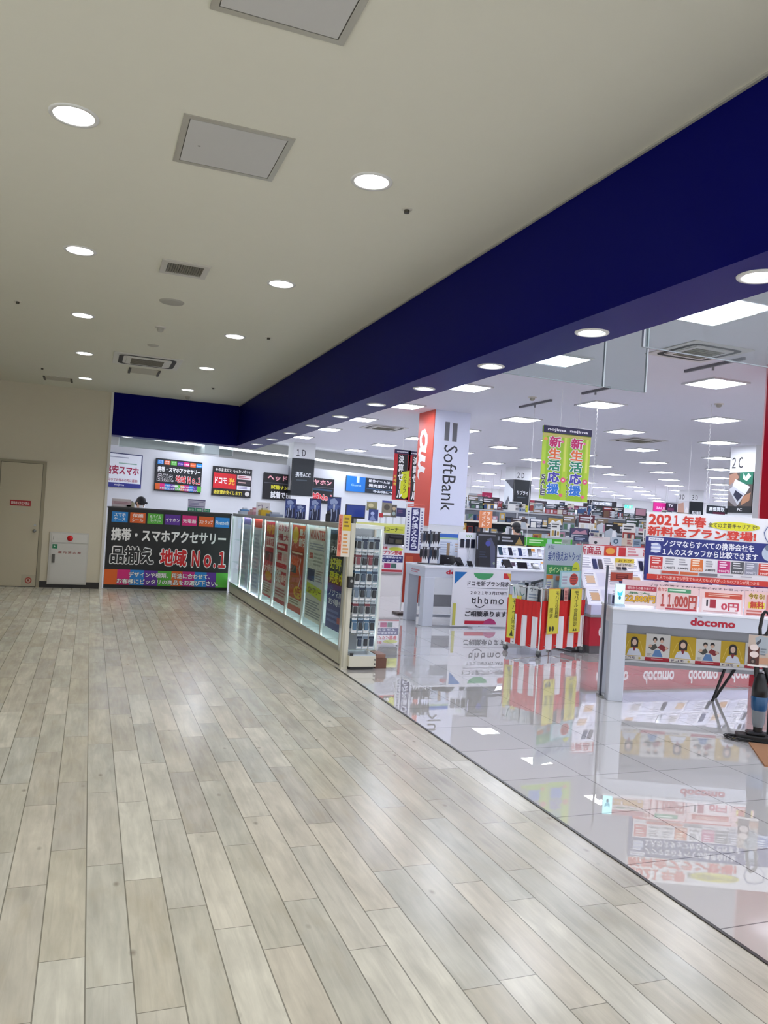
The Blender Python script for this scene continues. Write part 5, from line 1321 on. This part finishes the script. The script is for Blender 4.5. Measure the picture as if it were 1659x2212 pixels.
# ================================================================== stands between showcases and lilac pillar
t = thing('flag_banner', 'navy and white upright flag banner left of the lilac pillar', 'flag banner', (4.71,11.6, 0))
fx, fy, fz, fw, fh = 4.71,11.6,0.184,0.304,1.54
b = MB(); b.cyl((-.01, 0, .02), (-.01, 0, fz + fh + .03), .01, WHITE, 8); b.cyl((-.01, 0, fz + fh + .02), (fw, 0, fz + fh + .02), .006, mat('#d86a60', .4), 8); b.build('pole', t)
b = MB(); b.box(-.1, -.12, 0, .15, .14, .03, mat('#4a3a34', .5)); b.build('base', t, bev=.01)
b = MB(); b.box(0, 0, fz, fw, .003, fz + fh, '#ececf2'); b.pr((0, 0, fz + fh), (fw, 0, 0), (0, 0, -fh), [('r', 0, 0, 1, .015, '#d86a60'), ('r', .26, .02, .74, .46, '#262468'), ('v', '乗り換えなら', .3, .03, .7, .45, '#e8e8f4', .03), ('l', .06, .05, .18, .45, 14, '#5a5880'), ('l', .82, .05, .94, .45, 14, '#7a78a0'), ('r', 0, .49, 1, 1, '#b03a24'), ('r', .1, .52, .5, .62, '#c85a34'), ('p', [(.2, .68), (.6, .62), (.9, .7), (.5, .8)], '#d8a84a'), ('r', .5, .66, .8, .72, '#4a8a6a'), ('o', .6, .83, .28, .06, '#5a2a24'), ('o', .55, .93, .3, .05, '#e0902c')]); b.build('cloth', t)
sx, sy, sz, sw, sh = 4.777,14.2,0.044,1.028,1.155
t = thing('price_shelf', 'white price shelf with a yellow header between hook rack and flag banner', 'display shelf', (sx, sy, 0))
b = MB(); b.box(0, 0, 0, sw, .45, .42, mat('#d9d4d2', .5)); b.box(-.01, -.02, .42, sw + .01, .47, .45, mat('#8f8a88', .4)); b.build('cabinet', t)
b = MB(); b.box(0, .25, .45, sw, .28, 1.22, mat('#e0dfe8', .5)); b.build('back_panel', t)
b = MB(); b.box(0, .1, 1.22, sw, .13, 1.40, '#cdd04c'); b.pr((0, .1, 1.40), (sw, 0, 0), (0, 0, -.18), [('r', 0, 0, 1, .25, '#e0e08a'), ('t', 'スマホ大特価コーナー', .06, .35, .94, .85, '#3f3c20', .02)]); b.build('header', t)
b = MB(); b.box(sw * .36, .2, .45, sw + .02, .22, .97, '#efe8ea'); b.pr((sw * .36, .2, .97), (sw * .66, 0, 0), (0, 0, -.52), [('t', '２０２１年春', .02, .03, .5, .14, '#c83a48', .03), ('o', .76, .12, .22, .07, '#d8dc4a'), ('t', '新料金プラン登場', .02, .18, .95, .34, '#c83a48', .03), ('r', 0, .37, 1, .62, '#28286c'), ('t', 'すべての携帯会社を', .05, .4, .95, .48, '#e6e6f2', .02), ('t', '比較できます', .05, .52, .9, .6, '#e6e6f2', .02), ('r', .02, .66, .22, .88, '#d8602c'), ('r', .42, .66, .62, .84, '#b8286c'), ('r', .64, .66, .8, .84, '#4a6a62'), ('l', .25, .68, .4, .84, 3, '#8a868c'), ('r', 0, .9, 1, .98, '#c83a44')]); b.build('price_poster', t)
b = MB(); b.box(.0, .21, .92, sw * .34, .23, 1.2, '#dfe2ee'); b.pr((0, .21, 1.2), (sw * .34, 0, 0), (0, 0, -.28), [('p', [(.05, .3), (.5, .2), (.95, .35), (.5, .42)], '#3a4a6c'), ('l', .05, .5, .9, .95, 4, '#a8a4c0')]); b.build('leaflet', t)
lump('headset_pile', 'black headsets on the upper right of the white price shelf', 'headsets', sx + sw * .62, sy + .05, 1.0, [(0, 0, 0, sw * .34, .12, .2, '#1f1d20'), (.02, -.02, .03, .12, 0, .12, '#3a3634'), (.16, -.02, .02, .3, 0, .1, '#4c4834'), (.05, -.02, .13, .3, 0, .17, '#2c2c34')])
lump('shelf_tray', 'grey tray standing on the cabinet of the white price shelf', 'tray', sx + .05, sy + .02, .45, [(0, 0, 0, sw * .28, .15, .05, '#8a94a0'), (.03, .02, .05, sw * .2, .12, .14, '#b0bac4')])
def stall(name, label, cat, v, col, items, depth=.02, zb=.9):
    x, y, z, w_, h_ = v
    t = thing(name, label, cat, (x, y, z))
    b = MB(); b.box(0, 0, 0, w_, depth, h_, col); b.pr((0, 0, h_), (w_, 0, 0), (0, 0, -h_), items); b.build('picture', t)
    b = MB(); b.box(w_ * .4, depth, zb - z, w_ * .6, depth + .015, h_ * .6, mat('#c8cacc', .4)); b.build('support', t)
    return t
t = thing('monitor', 'dark blue monitor on a stand behind the near showcases', 'monitor', (5.253,16.5,1.456))
mw_, mh_ = 0.451,0.3
b = MB(); b.box(0, 0, 0, mw_, .05, mh_, BLACK); b.build('casing', t, bev=.004); b = MB(); b.box(.012, -.002, .03, mw_ - .012, 0, mh_ - .012, mat('#12307e', .2, 0, .1)); b.build('screen', t)
b = MB(); b.box(mw_ * .4, .02, -1.456 + .9, mw_ * .6, .05, .0, STEEL); b.build('stand', t)
b = MB(); b.box(0, 0, 0, 3.2, 1.3, .9, mat('#c4c4c8', .5)); tag(b.build('low_cabinet', None, (5.15, 15.9, 0)), 'low white cabinet carrying the blue monitor and game posters', 'cabinet')
for v, lb, I in (((5.904,17,1.652,0.253,0.239), 'olive picture poster right of the blue monitor', [('r', 0, 0, 1, .15, '#c9cfe0'), ('r', 0, .15, 1, 1, '#8a8460'), ('o', .4, .5, .25, .2, '#c0b48a'), ('r', .2, .75, .9, 1, '#5c5a48')]), ((6.276,17,1.535,0.242,0.37), 'brown picture poster before the red and black banner', [('r', 0, 0, 1, .12, '#3a3f86'), ('r', 0, .12, 1, 1, '#7c7464'), ('o', .5, .4, .3, .18, '#4a443c'), ('r', .1, .75, .9, .9, '#d8d4d4')]),
                 ((6.51,17,1.532,0.135,0.292), 'narrow dark picture poster under the red and black banner', [('r', 0, 0, 1, 1, '#4c463f'), ('o', .5, .3, .3, .15, '#b09a7a'), ('o', .5, .7, .3, .15, '#8a9a98')]), ((6.25,16,1.556,0.264,0.187), 'indigo poster beside the flag banner', [('r', 0, 0, 1, 1, '#2c2c5c'), ('l', .1, .2, .6, .6, 2, '#6a4a6c')]), ((5.612,16,1.425,0.218,0.247), 'blue and silver card in front of the olive poster', [('r', 0, 0, 1, 1, '#34437c'), ('o', .4, .35, .2, .15, '#a8b4dc'), ('p', [(.1, .9), (.4, .4), (.8, .95)], '#8290bc')]), ((5.85,16,1.512,0.092,0.095), 'small red box beside the blue and silver card', [('r', 0, 0, 1, 1, '#b82c34')])):
    stall('poster_card', lb, 'poster', v, '#d0d0d4', I, .02)

# ================================================================== gondolas and signs deeper in the shop
def number(n):
    a = ORD + ['seventeenth', 'eighteenth', 'nineteenth']
    if n < 19:
        return a[n]
    tens = ['twent', 'thirt', 'fort'][(n + 1) // 10 - 2]
    return tens + 'ieth' if (n + 1) % 10 == 0 else tens + 'y-' + a[(n + 1) % 10 - 1]
PC = [('#c2c6cc', 'silver'), ('#22252e', 'black'), ('#9c3c38', 'red'), ('#e2e0dc', 'white'), ('#34507c', 'blue'), ('#b8964a', 'yellow'), ('#7c868e', 'grey'), ('#b48494', 'pink'), ('#4c7258', 'green'), ('#6e5240', 'brown'), ('#d2cabc', 'cream'), ('#4c4262', 'violet'), ('#3a3e48', 'charcoal'), ('#aeb6be', 'pale grey'), ('#e8e8ea', 'white'), ('#2c3a58', 'navy')]
def gondola(x, y, L, h, label, short, shelves, step, rnd):
    t = thing('shelf_unit', label, 'shelf unit', (x, y, 0))
    b = MB(); b.box(0, .02, 0, L, .5, .12, mat('#cfcfd2', .5)); b.build('base', t)
    b = MB(); b.box(0, .42, .12, L, .46, h, mat('#6c6e76', .5)); b.build('back_panel', t)
    b = MB(); b.box(0, .40, h, L, .48, h + .04, mat('#b4b6ba', .4)); b.build('top_rail', t)
    nb = max(1, round(L / 1.8))
    for k in range(nb + 1):
        b = MB(); b.box(L * k / nb - .02, .40, .12, L * k / nb + .02, .48, h, mat('#c4c4c8', .4)); b.build('upright', t)
    for z in shelves + [.6]:
        b = MB(); b.box(0, .02, z - .025, L, .42, z, mat('#e2e2e6', .4)); b.box(0, .0, z - .04, L, .02, z + .005, mat('#d8d4c8', .4)); b.build('shelf', t)
    for si, z in enumerate(shelves):
        n = int(L / step)
        for k in range(n):
            w_ = step * rnd.uniform(.55, .93); hh = rnd.uniform(.10, .27); dd = rnd.uniform(.1, .22)
            c, cn = PC[rnd.randrange(16)]; c2, _ = PC[rnd.randrange(16)]; c3, _ = PC[rnd.randrange(16)]
            I = [[('r', .1, .08, .9, .36, c2), ('l', .15, .45, .85, .9, 4, c3)], [('r', 0, .6, 1, 1, c2), ('o', .5, .32, .25, .2, c3)], [('p', [(0, 0), (1, 0), (0, .8)], c2), ('r', .4, .7, .9, .85, c3)], [('r', .1, .1, .9, .75, c2), ('r', .3, .25, .7, .6, c3)]][rnd.randrange(4)]
            b = MB(); b.box(0, 0, 0, w_, dd, hh, mat(c, .35))
            b.pr((0, 0, hh), (w_, 0, 0), (0, 0, -hh), I)
            tag(b.build('product_box', None, (x + k * step + .01, y + .05, z + .0005)), '%s product box %s, %s shelf, %s from the left' % (cn, short, ('top', 'second', 'third')[si], number(k)), 'product box', 'boxes on the shop shelves')
def pop_cards(x, y, z, L, n, where, rnd):
    for k in range(n):
        w_, h_ = rnd.uniform(.14, .42), rnd.uniform(.14, .36)
        c = ['#26272e', '#3a3034', '#2c3a52', '#dcdad6', '#5c2430', '#46505a', '#c8c2b4', '#31443c', '#7a6a58', '#1c1e24'][rnd.randrange(10)]
        c2, c3 = PC[rnd.randrange(16)][0], PC[rnd.randrange(16)][0]
        ink = '#d8d8dc' if c < '#8' else '#4a4a50'
        I = [[('r', .06, .06, .94, .28, c2), ('l', .1, .1, .9, .25, 1, ink), ('r', .08, .36, .5, .94, c3), ('l', .56, .38, .94, .92, 4, ink)],
             [('r', 0, .5, 1, 1, c2), ('l', .08, .1, .92, .42, 2, ink), ('r', .12, .58, .36, .94, c3), ('r', .44, .58, .62, .94, ink), ('r', .7, .62, .92, .9, c3)],
             [('p', [(0, 1), (0, .5), (.45, .3), (1, .55), (1, 1)], c2), ('p', [(.55, 1), (.6, .45), (.85, .4), (.95, 1)], c3), ('l', .08, .08, .7, .24, 1, ink)],
             [('r', .05, .05, .95, .6, c2), ('p', [(.1, .6), (.3, .2), (.5, .35), (.8, .15), (.9, .6)], c3), ('l', .06, .68, .94, .94, 2, ink)]][rnd.randrange(4)]
        b = MB(); b.box(0, 0, 0, w_, .012, h_, c); b.pr((0, 0, h_), (w_, 0, 0), (0, 0, -h_), I)
        tag(b.build('pop_card', None, (x + L * (k + rnd.uniform(.1, .4)) / n, y + .42, z)), 'picture card standing %s, %s from the left' % (where, number(k)), 'display card', 'picture cards on the shop shelves')
rnd = random.Random(21)
gondola(7.75, 11.9, 3.2, 1.32, 'low white shelf unit behind the offer poster', 'behind the offer poster', [1.04, .78], .19, rnd)
gondola(8.3, 14.3, 5.4, 1.45, 'white shelf unit behind the green phone header', 'behind the green header', [1.20, .9], .2, rnd)
gondola(8.6, 17.6, 7.2, 1.85, 'tall white shelf unit in the middle of the shop', 'on the tall mid-shop unit', [1.58, 1.24], .215, rnd)
gondola(10.6, 21.9, 9.0, 2.0, 'tall white shelf unit far back in the shop', 'on the tall far-back unit', [1.72, 1.4], .25, rnd)
pop_cards(7.75, 11.9, 1.36, 3.2, 8, 'on the low unit behind the offer poster', rnd)
pop_cards(8.3, 14.3, 1.49, 5.4, 13, 'on the unit behind the green header', rnd)
pop_cards(8.6, 17.6, 1.89, 7.2, 20, 'on the tall mid-shop unit', rnd)
pop_cards(10.6, 21.9, 2.04, 9.0, 24, 'on the tall far-back unit', rnd)
SG = [
    ((13.477,27,2.31,0.578,0.351), 'grey hanging department sign with a dark middle line', '#a4a6ac', [('r', 0, .35, 1, .62, '#3c4650'), ('l', .1, .42, .9, .56, 1, '#d8dade'), ('r', .6, .05, .9, .3, '#c08a92')]),
    ((13.994,26.9,2.297,0.409,0.434), 'crimson hanging department sign', '#a8144c', [('t', 'ゲーム', .25, .25, .75, .42, '#d88aa8', .02), ('r', 0, .66, 1, .76, '#c84a7a')]),
    ((14.351,26.8,2.299,0.339,0.262), 'small dark maroon hanging sign beside the crimson one', '#33202c', [('t', '玩具', .3, .6, .8, .85, '#c8b8c0', .02)]),
    ((16.693,28,2.363,0.848,0.248), 'dark red and black hanging sign left of the green banners', '#30262e', [('r', 0, 0, .3, 1, '#8a2038'), ('l', .36, .3, .94, .75, 1, '#b8b4ba')]),
    ((12.573,23,1.997,0.446,0.171), 'white card with red discount lettering below the grey picture pillar', '#e2dcdc', [('t', '割引', .1, .1, .9, .9, '#c83a30', .04)]),
    ((10.498,21,1.56,0.396,0.39), 'dark blue picture panel beside the lilac pillar', '#25305c', [('r', 0, .3, 1, 1, '#4a5266'), ('p', [(.3, .3), (.5, .9), (.1, 1)], '#9aa2b4'), ('p', [(.7, .35), (.95, .9), (.6, 1)], '#2a3a7c')]),
    ((8.812,17,1.421,0.33,0.407), 'orange vertical banner panel with pale lettering', '#e08a5c', [('v', 'ポイント', .15, .04, .45, .96, '#f8e8d8', .02), ('v', 'アップ', .55, .04, .85, .9, '#f8e8d8', .02)]),
    ((10.342,19,1.505,0.427,0.367), 'pale panel with a blue heading behind the demo table', '#dfe4e2', [('r', 0, 0, 1, .28, '#3a7ab8'), ('r', .35, .7, .6, 1, '#c83a44'), ('r', 0, .7, .34, .9, '#4c5a4c')]),
    ((11.766,20,1.793,0.131,0.329), 'narrow yellow upright banner right of the black pillar sign', '#c8c43c', [('l', .2, .1, .8, .9, 6, '#6c6c2c')]),
    ((12.879,21.5,1.568,0.429,0.383), 'dark brown picture panel with a pale ball', '#3c302c', [('o', .2, .3, .12, .1, '#d8ccb0'), ('o', .65, .65, .25, .2, '#c8824a'), ('p', [(.4, .3), (.9, .2), (.8, .6)], '#7c5c50')]),
    ((12.474,22,1.892,0.303,0.261), 'dark green block sign under the black pillar sign', '#2c4440', [('l', .1, .3, .9, .7, 1, '#5c7a70')]),
    ((15.367,24,2.08,0.539,0.295), 'black hanging sign right under the green banners', '#141c20', [('l', .2, .35, .8, .6, 1, '#6c7a80')]),
    ((17.208,26,2.284,1.092,0.165), 'long maroon hanging sign right of the green banners', '#5a1c34', [('l', .12, .5, .9, .75, 1, '#b88a9c')]),
    ((20.71,30,2.446,1.756,0.454), 'wide black hanging sign with pale and maroon blocks', '#1c1a20', [('r', .25, .1, .85, .45, '#9a9ea6'), ('t', 'カメラ', .28, .14, .8, .4, '#e4e4e8', .03), ('r', .6, .55, .9, .95, '#6c1c38'), ('l', .1, .6, .5, .9, 2, '#c4c4c8')]),
    ((13.579,20.5,1.459,0.796,0.409), 'black picture panel with gold rings', '#241e1c', [('o', .75, .5, .2, .26, '#b08a54'), ('o', .75, .5, .13, .17, '#dcb8a4'), ('o', .4, .3, .14, .18, '#c8a45c'), ('o', .4, .3, .08, .1, '#241e1c'), ('s', [(.02, .4), (.2, .2), (.28, .5)], .08, '#c8a45c'), ('o', .5, .8, .14, .18, '#8a6c3c')]),
    ((13.629,19.4,1.509,0.373,0.494), 'tall grey figure poster beside the white chain', '#3a3c4c', [('o', .5, .15, .3, .1, '#a8c4d0'), ('p', [(.2, .3), (.8, .3), (.95, .95), (.1, .95)], '#2a2a38'), ('o', .5, .6, .2, .12, '#6c6478')]),
    ((17.678,24.5,1.756,1.02,0.39), 'black screen panel with a pale blue corner', '#16161c', [('r', 0, .25, .35, .9, '#7c9cd8'), ('r', .5, .3, .65, .95, '#a83040'), ('o', .82, .65, .1, .2, '#4a7ca8')]),
    ((14.057,19.4,1.407,0.605,0.459), 'collage poster of small figures below the black screen panel', '#6c5c6c', [('o', .25, .3, .16, .12, '#2c2430'), ('o', .3, .45, .16, .14, '#dcb8ac'), ('o', .7, .2, .14, .12, '#c83a4a'), ('r', .55, .35, .9, .95, '#d8c0c4'), ('r', .1, .6, .5, 1, '#8c84b8')]),
    ((19.639,24,2.397,0.599,0.326), 'bright pink hanging sign above the big price board', '#d01c84', [('t', 'SALE', .2, .45, .85, .75, '#f4c8e0', .03)]),
    ((20.15,23.9,2.422,0.475,0.318), 'small dark hanging sign beside the bright pink one', '#2a2034', [('t', 'TV', .15, .15, .6, .45, '#e8e4ec', .02), ('r', .1, .6, .7, .9, '#6c2c54')]),
    ((17.546,19,2.26,0.683,0.255), 'black hanging sign with bold white buying lettering', '#262c34', [('t', '高価買取', .08, .15, .95, .66, '#e8ecf0', .03), ('r', .3, .75, 1, 1, '#5c2038')]),
    ((12.512,13,2.036,0.385,0.123), 'black sign with white lettering under the laptop picture', '#1a1c22', [('t', '設定', .2, .25, .8, .8, '#f0f0f2', .03)]),
    ((12.898,13,2.047,0.342,0.147), 'cream sign beside the red pillar', '#d9dcd0', [('l', .15, .3, .85, .7, 2, '#b4b8aa')]),
]
for v, lb, c, I in SG:
    x, y, z, w_, h_ = v
    hang = z > 1.95
    nm = 'hanging_sign' if hang else 'shelf_sign'
    t = thing(nm, lb, 'sign', (x, y, z))
    b = MB(); b.box(0, 0, 0, w_, .05, h_, c); b.pr((0, 0, h_), (w_, 0, 0), (0, 0, -h_), [('r', 0, 0, 1, 1, c)] + I); b.build('panel', t)
    if hang:
        for q in (.08, .92):
            b = MB(); b.cyl((w_ * q, .025, h_), (w_ * q, .025, H - z), .005, mat('#c8c8cc', .4), 6); b.build('hanger', t)
    else:
        b = MB(); b.box(w_ * .4, .05, -z, w_ * .6, .08, h_ * .5, mat('#c4c4c8', .4)); b.build('support', t)
for v, lb, I in (((7.161,10.6,1.324,0.283,0.082), 'navy strip sign with pale lettering behind the offer poster', [('r', 0, 0, 1, 1, '#2c3450'), ('l', .1, .25, .9, .8, 2, '#9aa4bc')]), ((6.952,10.6,1.272,0.159,0.073), 'grey green card beside the navy strip sign', [('r', 0, 0, 1, 1, '#9aa49a'), ('l', .1, .2, .9, .8, 3, '#7c867c')]), ((6.759,9.6,1.311,0.352,0.117), 'cream card with a small dark picture above the red counter', [('r', 0, 0, 1, 1, '#ded6d2'), ('o', .3, .75, .08, .18, '#2a2630'), ('l', .1, .1, .9, .2, 1, '#c89a9c')]), ((7.135,9.6,1.314,0.18,0.12), 'grey blue card with a dark ring above the red counter', [('r', 0, 0, 1, 1, '#b4c0c8'), ('o', .45, .5, .25, .32, '#4a6478'), ('o', .45, .5, .12, .15, '#b4c0c8')]), ((7.314,9.6,1.316,0.198,0.113), 'tan card with reddish print above the red counter', [('r', 0, 0, 1, 1, '#cdbca8'), ('l', .5, .2, .95, .85, 3, '#a85a58')]), ((7.52,9.6,1.31,0.142,0.117), 'slate card beside the big price board', [('r', 0, 0, 1, 1, '#8a9cac'), ('l', .1, .3, .9, .8, 2, '#4a5a6c')]), ((7.539,9.6,1.147,0.168,0.13), 'white framed card beside the big price board', [('r', 0, 0, 1, 1, '#c86a70'), ('r', .1, .1, .9, .9, '#ece0e2'), ('l', .2, .4, .8, .7, 2, '#8a7c94')])):
    x, y, z, w_, h_ = v
    t = thing('shelf_card', lb, 'card', (x, y, z))
    b = MB(); b.box(0, 0, 0, w_, .01, h_, '#d8d8dc'); b.pr((0, 0, h_), (w_, 0, 0), (0, 0, -h_), I); b.build('panel', t)
    b = MB(); b.cyl((w_ * .5, .016, (1.2 if y > 10 else 1.16) - z), (w_ * .5, .016, h_ * .5), .006, mat('#b8bcc0', .3, .5), 8); b.build('support', t)
b = MB(); b.box(0, 0, 0, 2.6, .4, 1.14, mat('#dcdce0', .5)); b.box(-.01, -.02, 1.14, 2.61, .42, 1.16, mat('#c8c8cc', .4))
tag(b.build('low_cabinet', None, (6.65, 9.55, 0)), 'white cabinet carrying small cards behind the red counter', 'cabinet')
b = MB(); b.box(0, 0, 0, 1.6, .4, 1.2, mat('#d4d4d8', .5)); tag(b.build('low_cabinet', None, (6.857, 10.55, 0)), 'white cabinet carrying the navy strip sign', 'cabinet')
t = thing('exit_sign', 'small green emergency exit sign on the far wall', 'exit sign', (27.402,35.9,2.876))
ew, eh = 0.538,0.195
b = MB(); b.box(0, 0, 0, ew, .08, eh, WHITE); b.build('housing', t)
b = MB(); b.box(.01, -.006, .01, ew - .01, 0, eh - .01, mat('#3fd29a', .4, 0, 1.2)); b.pr((.01, -.006, eh - .01), (ew - .02, 0, 0), (0, 0, -(eh - .02)), [('r', .55, .15, .85, .9, '#f2fff8'), ('o', .35, .28, .05, .12, '#f2fff8'), ('s', [(.36, .4), (.3, .65), (.2, .85)], .12, '#f2fff8')]); b.build('face', t)

# ================================================================== people
def person(name, label, loc, rz, shirt, trousers, pitch, masked, size):
    t = thing(name, label, 'person', loc, rz)
    t.scale = (size, size, size)
    J = {}
    vs, es, rad = [], [], []
    def v(k, p, r, par=None):
        J[k] = len(vs); vs.append(p); rad.append(r)
        if par is not None:
            es.append((J[par], J[k]))
    v('pel', (0, 0, .93), .135); v('wst', (0, 0, 1.08), .125, 'pel'); v('chs', (0, -.01, 1.26), .15, 'wst'); v('nkb', (0, -.01, 1.40), .07, 'chs'); v('nk', (0, -.02, 1.46), .052, 'nkb')
    hy = -.03 - .06 * math.sin(pitch)
    v('hd', (0, hy, 1.56), .085, 'nk'); v('hd2', (0, hy - .02 * math.sin(pitch), 1.64), .075, 'hd')
    for s_ in (-1, 1):
        k = 'L' if s_ < 0 else 'R'
        v('sh' + k, (.17 * s_, 0, 1.37), .06, 'chs'); v('el' + k, (.23 * s_, .0, 1.10), .043, 'sh' + k); v('wr' + k, (.19 * s_, -.22, 1.02), .03, 'el' + k); v('pm' + k, (.18 * s_, -.29, 1.02), .034, 'wr' + k)
        for f in range(4):
            a = (f - 1.5) * .019
            ln = (.055, .068, .072, .06)[f]
            v('f%d%s' % (f, k), (.18 * s_ + a * 1.1, -.335, 1.02), .010, 'pm' + k); v('g%d%s' % (f, k), (.18 * s_ + a * 1.2, -.335 - ln * .6, 1.012), .009, 'f%d%s' % (f, k)); v('h%d%s' % (f, k), (.18 * s_ + a * 1.2, -.335 - ln * .8, .99), .008, 'g%d%s' % (f, k))
        v('t0' + k, (.18 * s_ - .035 * s_, -.295, 1.015), .011, 'pm' + k); v('t1' + k, (.18 * s_ - .05 * s_, -.335, 1.005), .009, 't0' + k)
        v('hp' + k, (.09 * s_, 0, .88), .10, 'pel'); v('kn' + k, (.10 * s_, -.01, .49), .065, 'hp' + k); v('an' + k, (.10 * s_, .01, .09), .042, 'kn' + k); v('to' + k, (.11 * s_, -.14, .04), .04, 'an' + k)
    me = bpy.data.meshes.new('body'); me.from_pydata(vs, es, []); o = bpy.data.objects.new('body', me); COL.objects.link(o)
    o.modifiers.new('skin', 'SKIN'); sv = me.skin_vertices[0].data
    for i, r in enumerate(rad):
        sv[i].radius = (r, r)
    sv[0].use_root = True
    s_ = o.modifiers.new('sub', 'SUBSURF'); s_.levels = 1; s_.render_levels = 1
    bpy.context.view_layer.update()
    ev = o.evaluated_get(bpy.context.evaluated_depsgraph_get())
    m2 = bpy.data.meshes.new_from_object(ev)
    o.modifiers.clear(); o.data = m2
    m2.materials.clear()
    for c in ('#d9ae94', shirt, trousers, '#1c1c20'):
        m2.materials.append(mat(c, .6))
    for p_ in m2.polygons:
        c = p_.center
        p_.material_index = 3 if c.z < .075 else 2 if c.z < .97 and abs(c.x) < .3 and c.y > -.2 else 0 if c.z > 1.43 or c.y < -.235 else 1
        p_.use_smooth = True
    o.parent = t
    # face and hair
    hc = Vector((0, hy - .005, 1.60))
    def q(x, y, z):
        y2 = y * math.cos(pitch) + z * math.sin(pitch) * -1; z2 = z * math.cos(pitch) + y * math.sin(pitch)
        return (hc.x + x, hc.y + y2, hc.z + z2)
    b = MB(); b.ball(q(0, .018, .035), .094, .105, .098, mat('#17151a', .5), 20, 12); b.ball(q(0, .06, -.03), .082, .06, .08, mat('#17151a', .5), 16, 10)
    for k in range(9):
        a = (k - 4) * .019
        b.ball(q(a, -.068, .066 - abs(a) * .3), .016, .022, .024, mat('#17151a', .5), 8, 6)
    b.build('hair', t)
    b = MB()
    for s_ in (-1, 1):
        b.ball(q(.032 * s_, -.088, .006), .012, .006, .007, '#f0ece8', 10, 6); b.ball(q(.032 * s_, -.093, .006), .006, .004, .006, '#1a1418', 8, 6); b.ball(q(.09 * s_, .0, -.005), .012, .018, .028, '#d2a58c', 10, 6)
    b.ball(q(0, -.098, -.018), .012, .014, .018, '#d9ae94', 10, 6)
    b.ball(q(0, -.088, -.055), .022, .006, .006, '#a8605a', 10, 6)
    b.build('face', t)
    if masked:
        b = MB(); b.ball(q(0, -.068, -.045), .066, .045, .046, mat('#eef0f2', .7), 14, 10); b.build('mask', t)
    return t
person('person', 'dark haired clerk in a white mask looking down behind the sales counter', (0.858,15.6, 0), 35, '#2c3244', '#23242c', .5, True, .935)
person('person', 'black haired shopper seen from behind among the shelves', (7.823,13.5, 0), 190, '#c8b48a', '#2a2c3a', .15, False, .915)
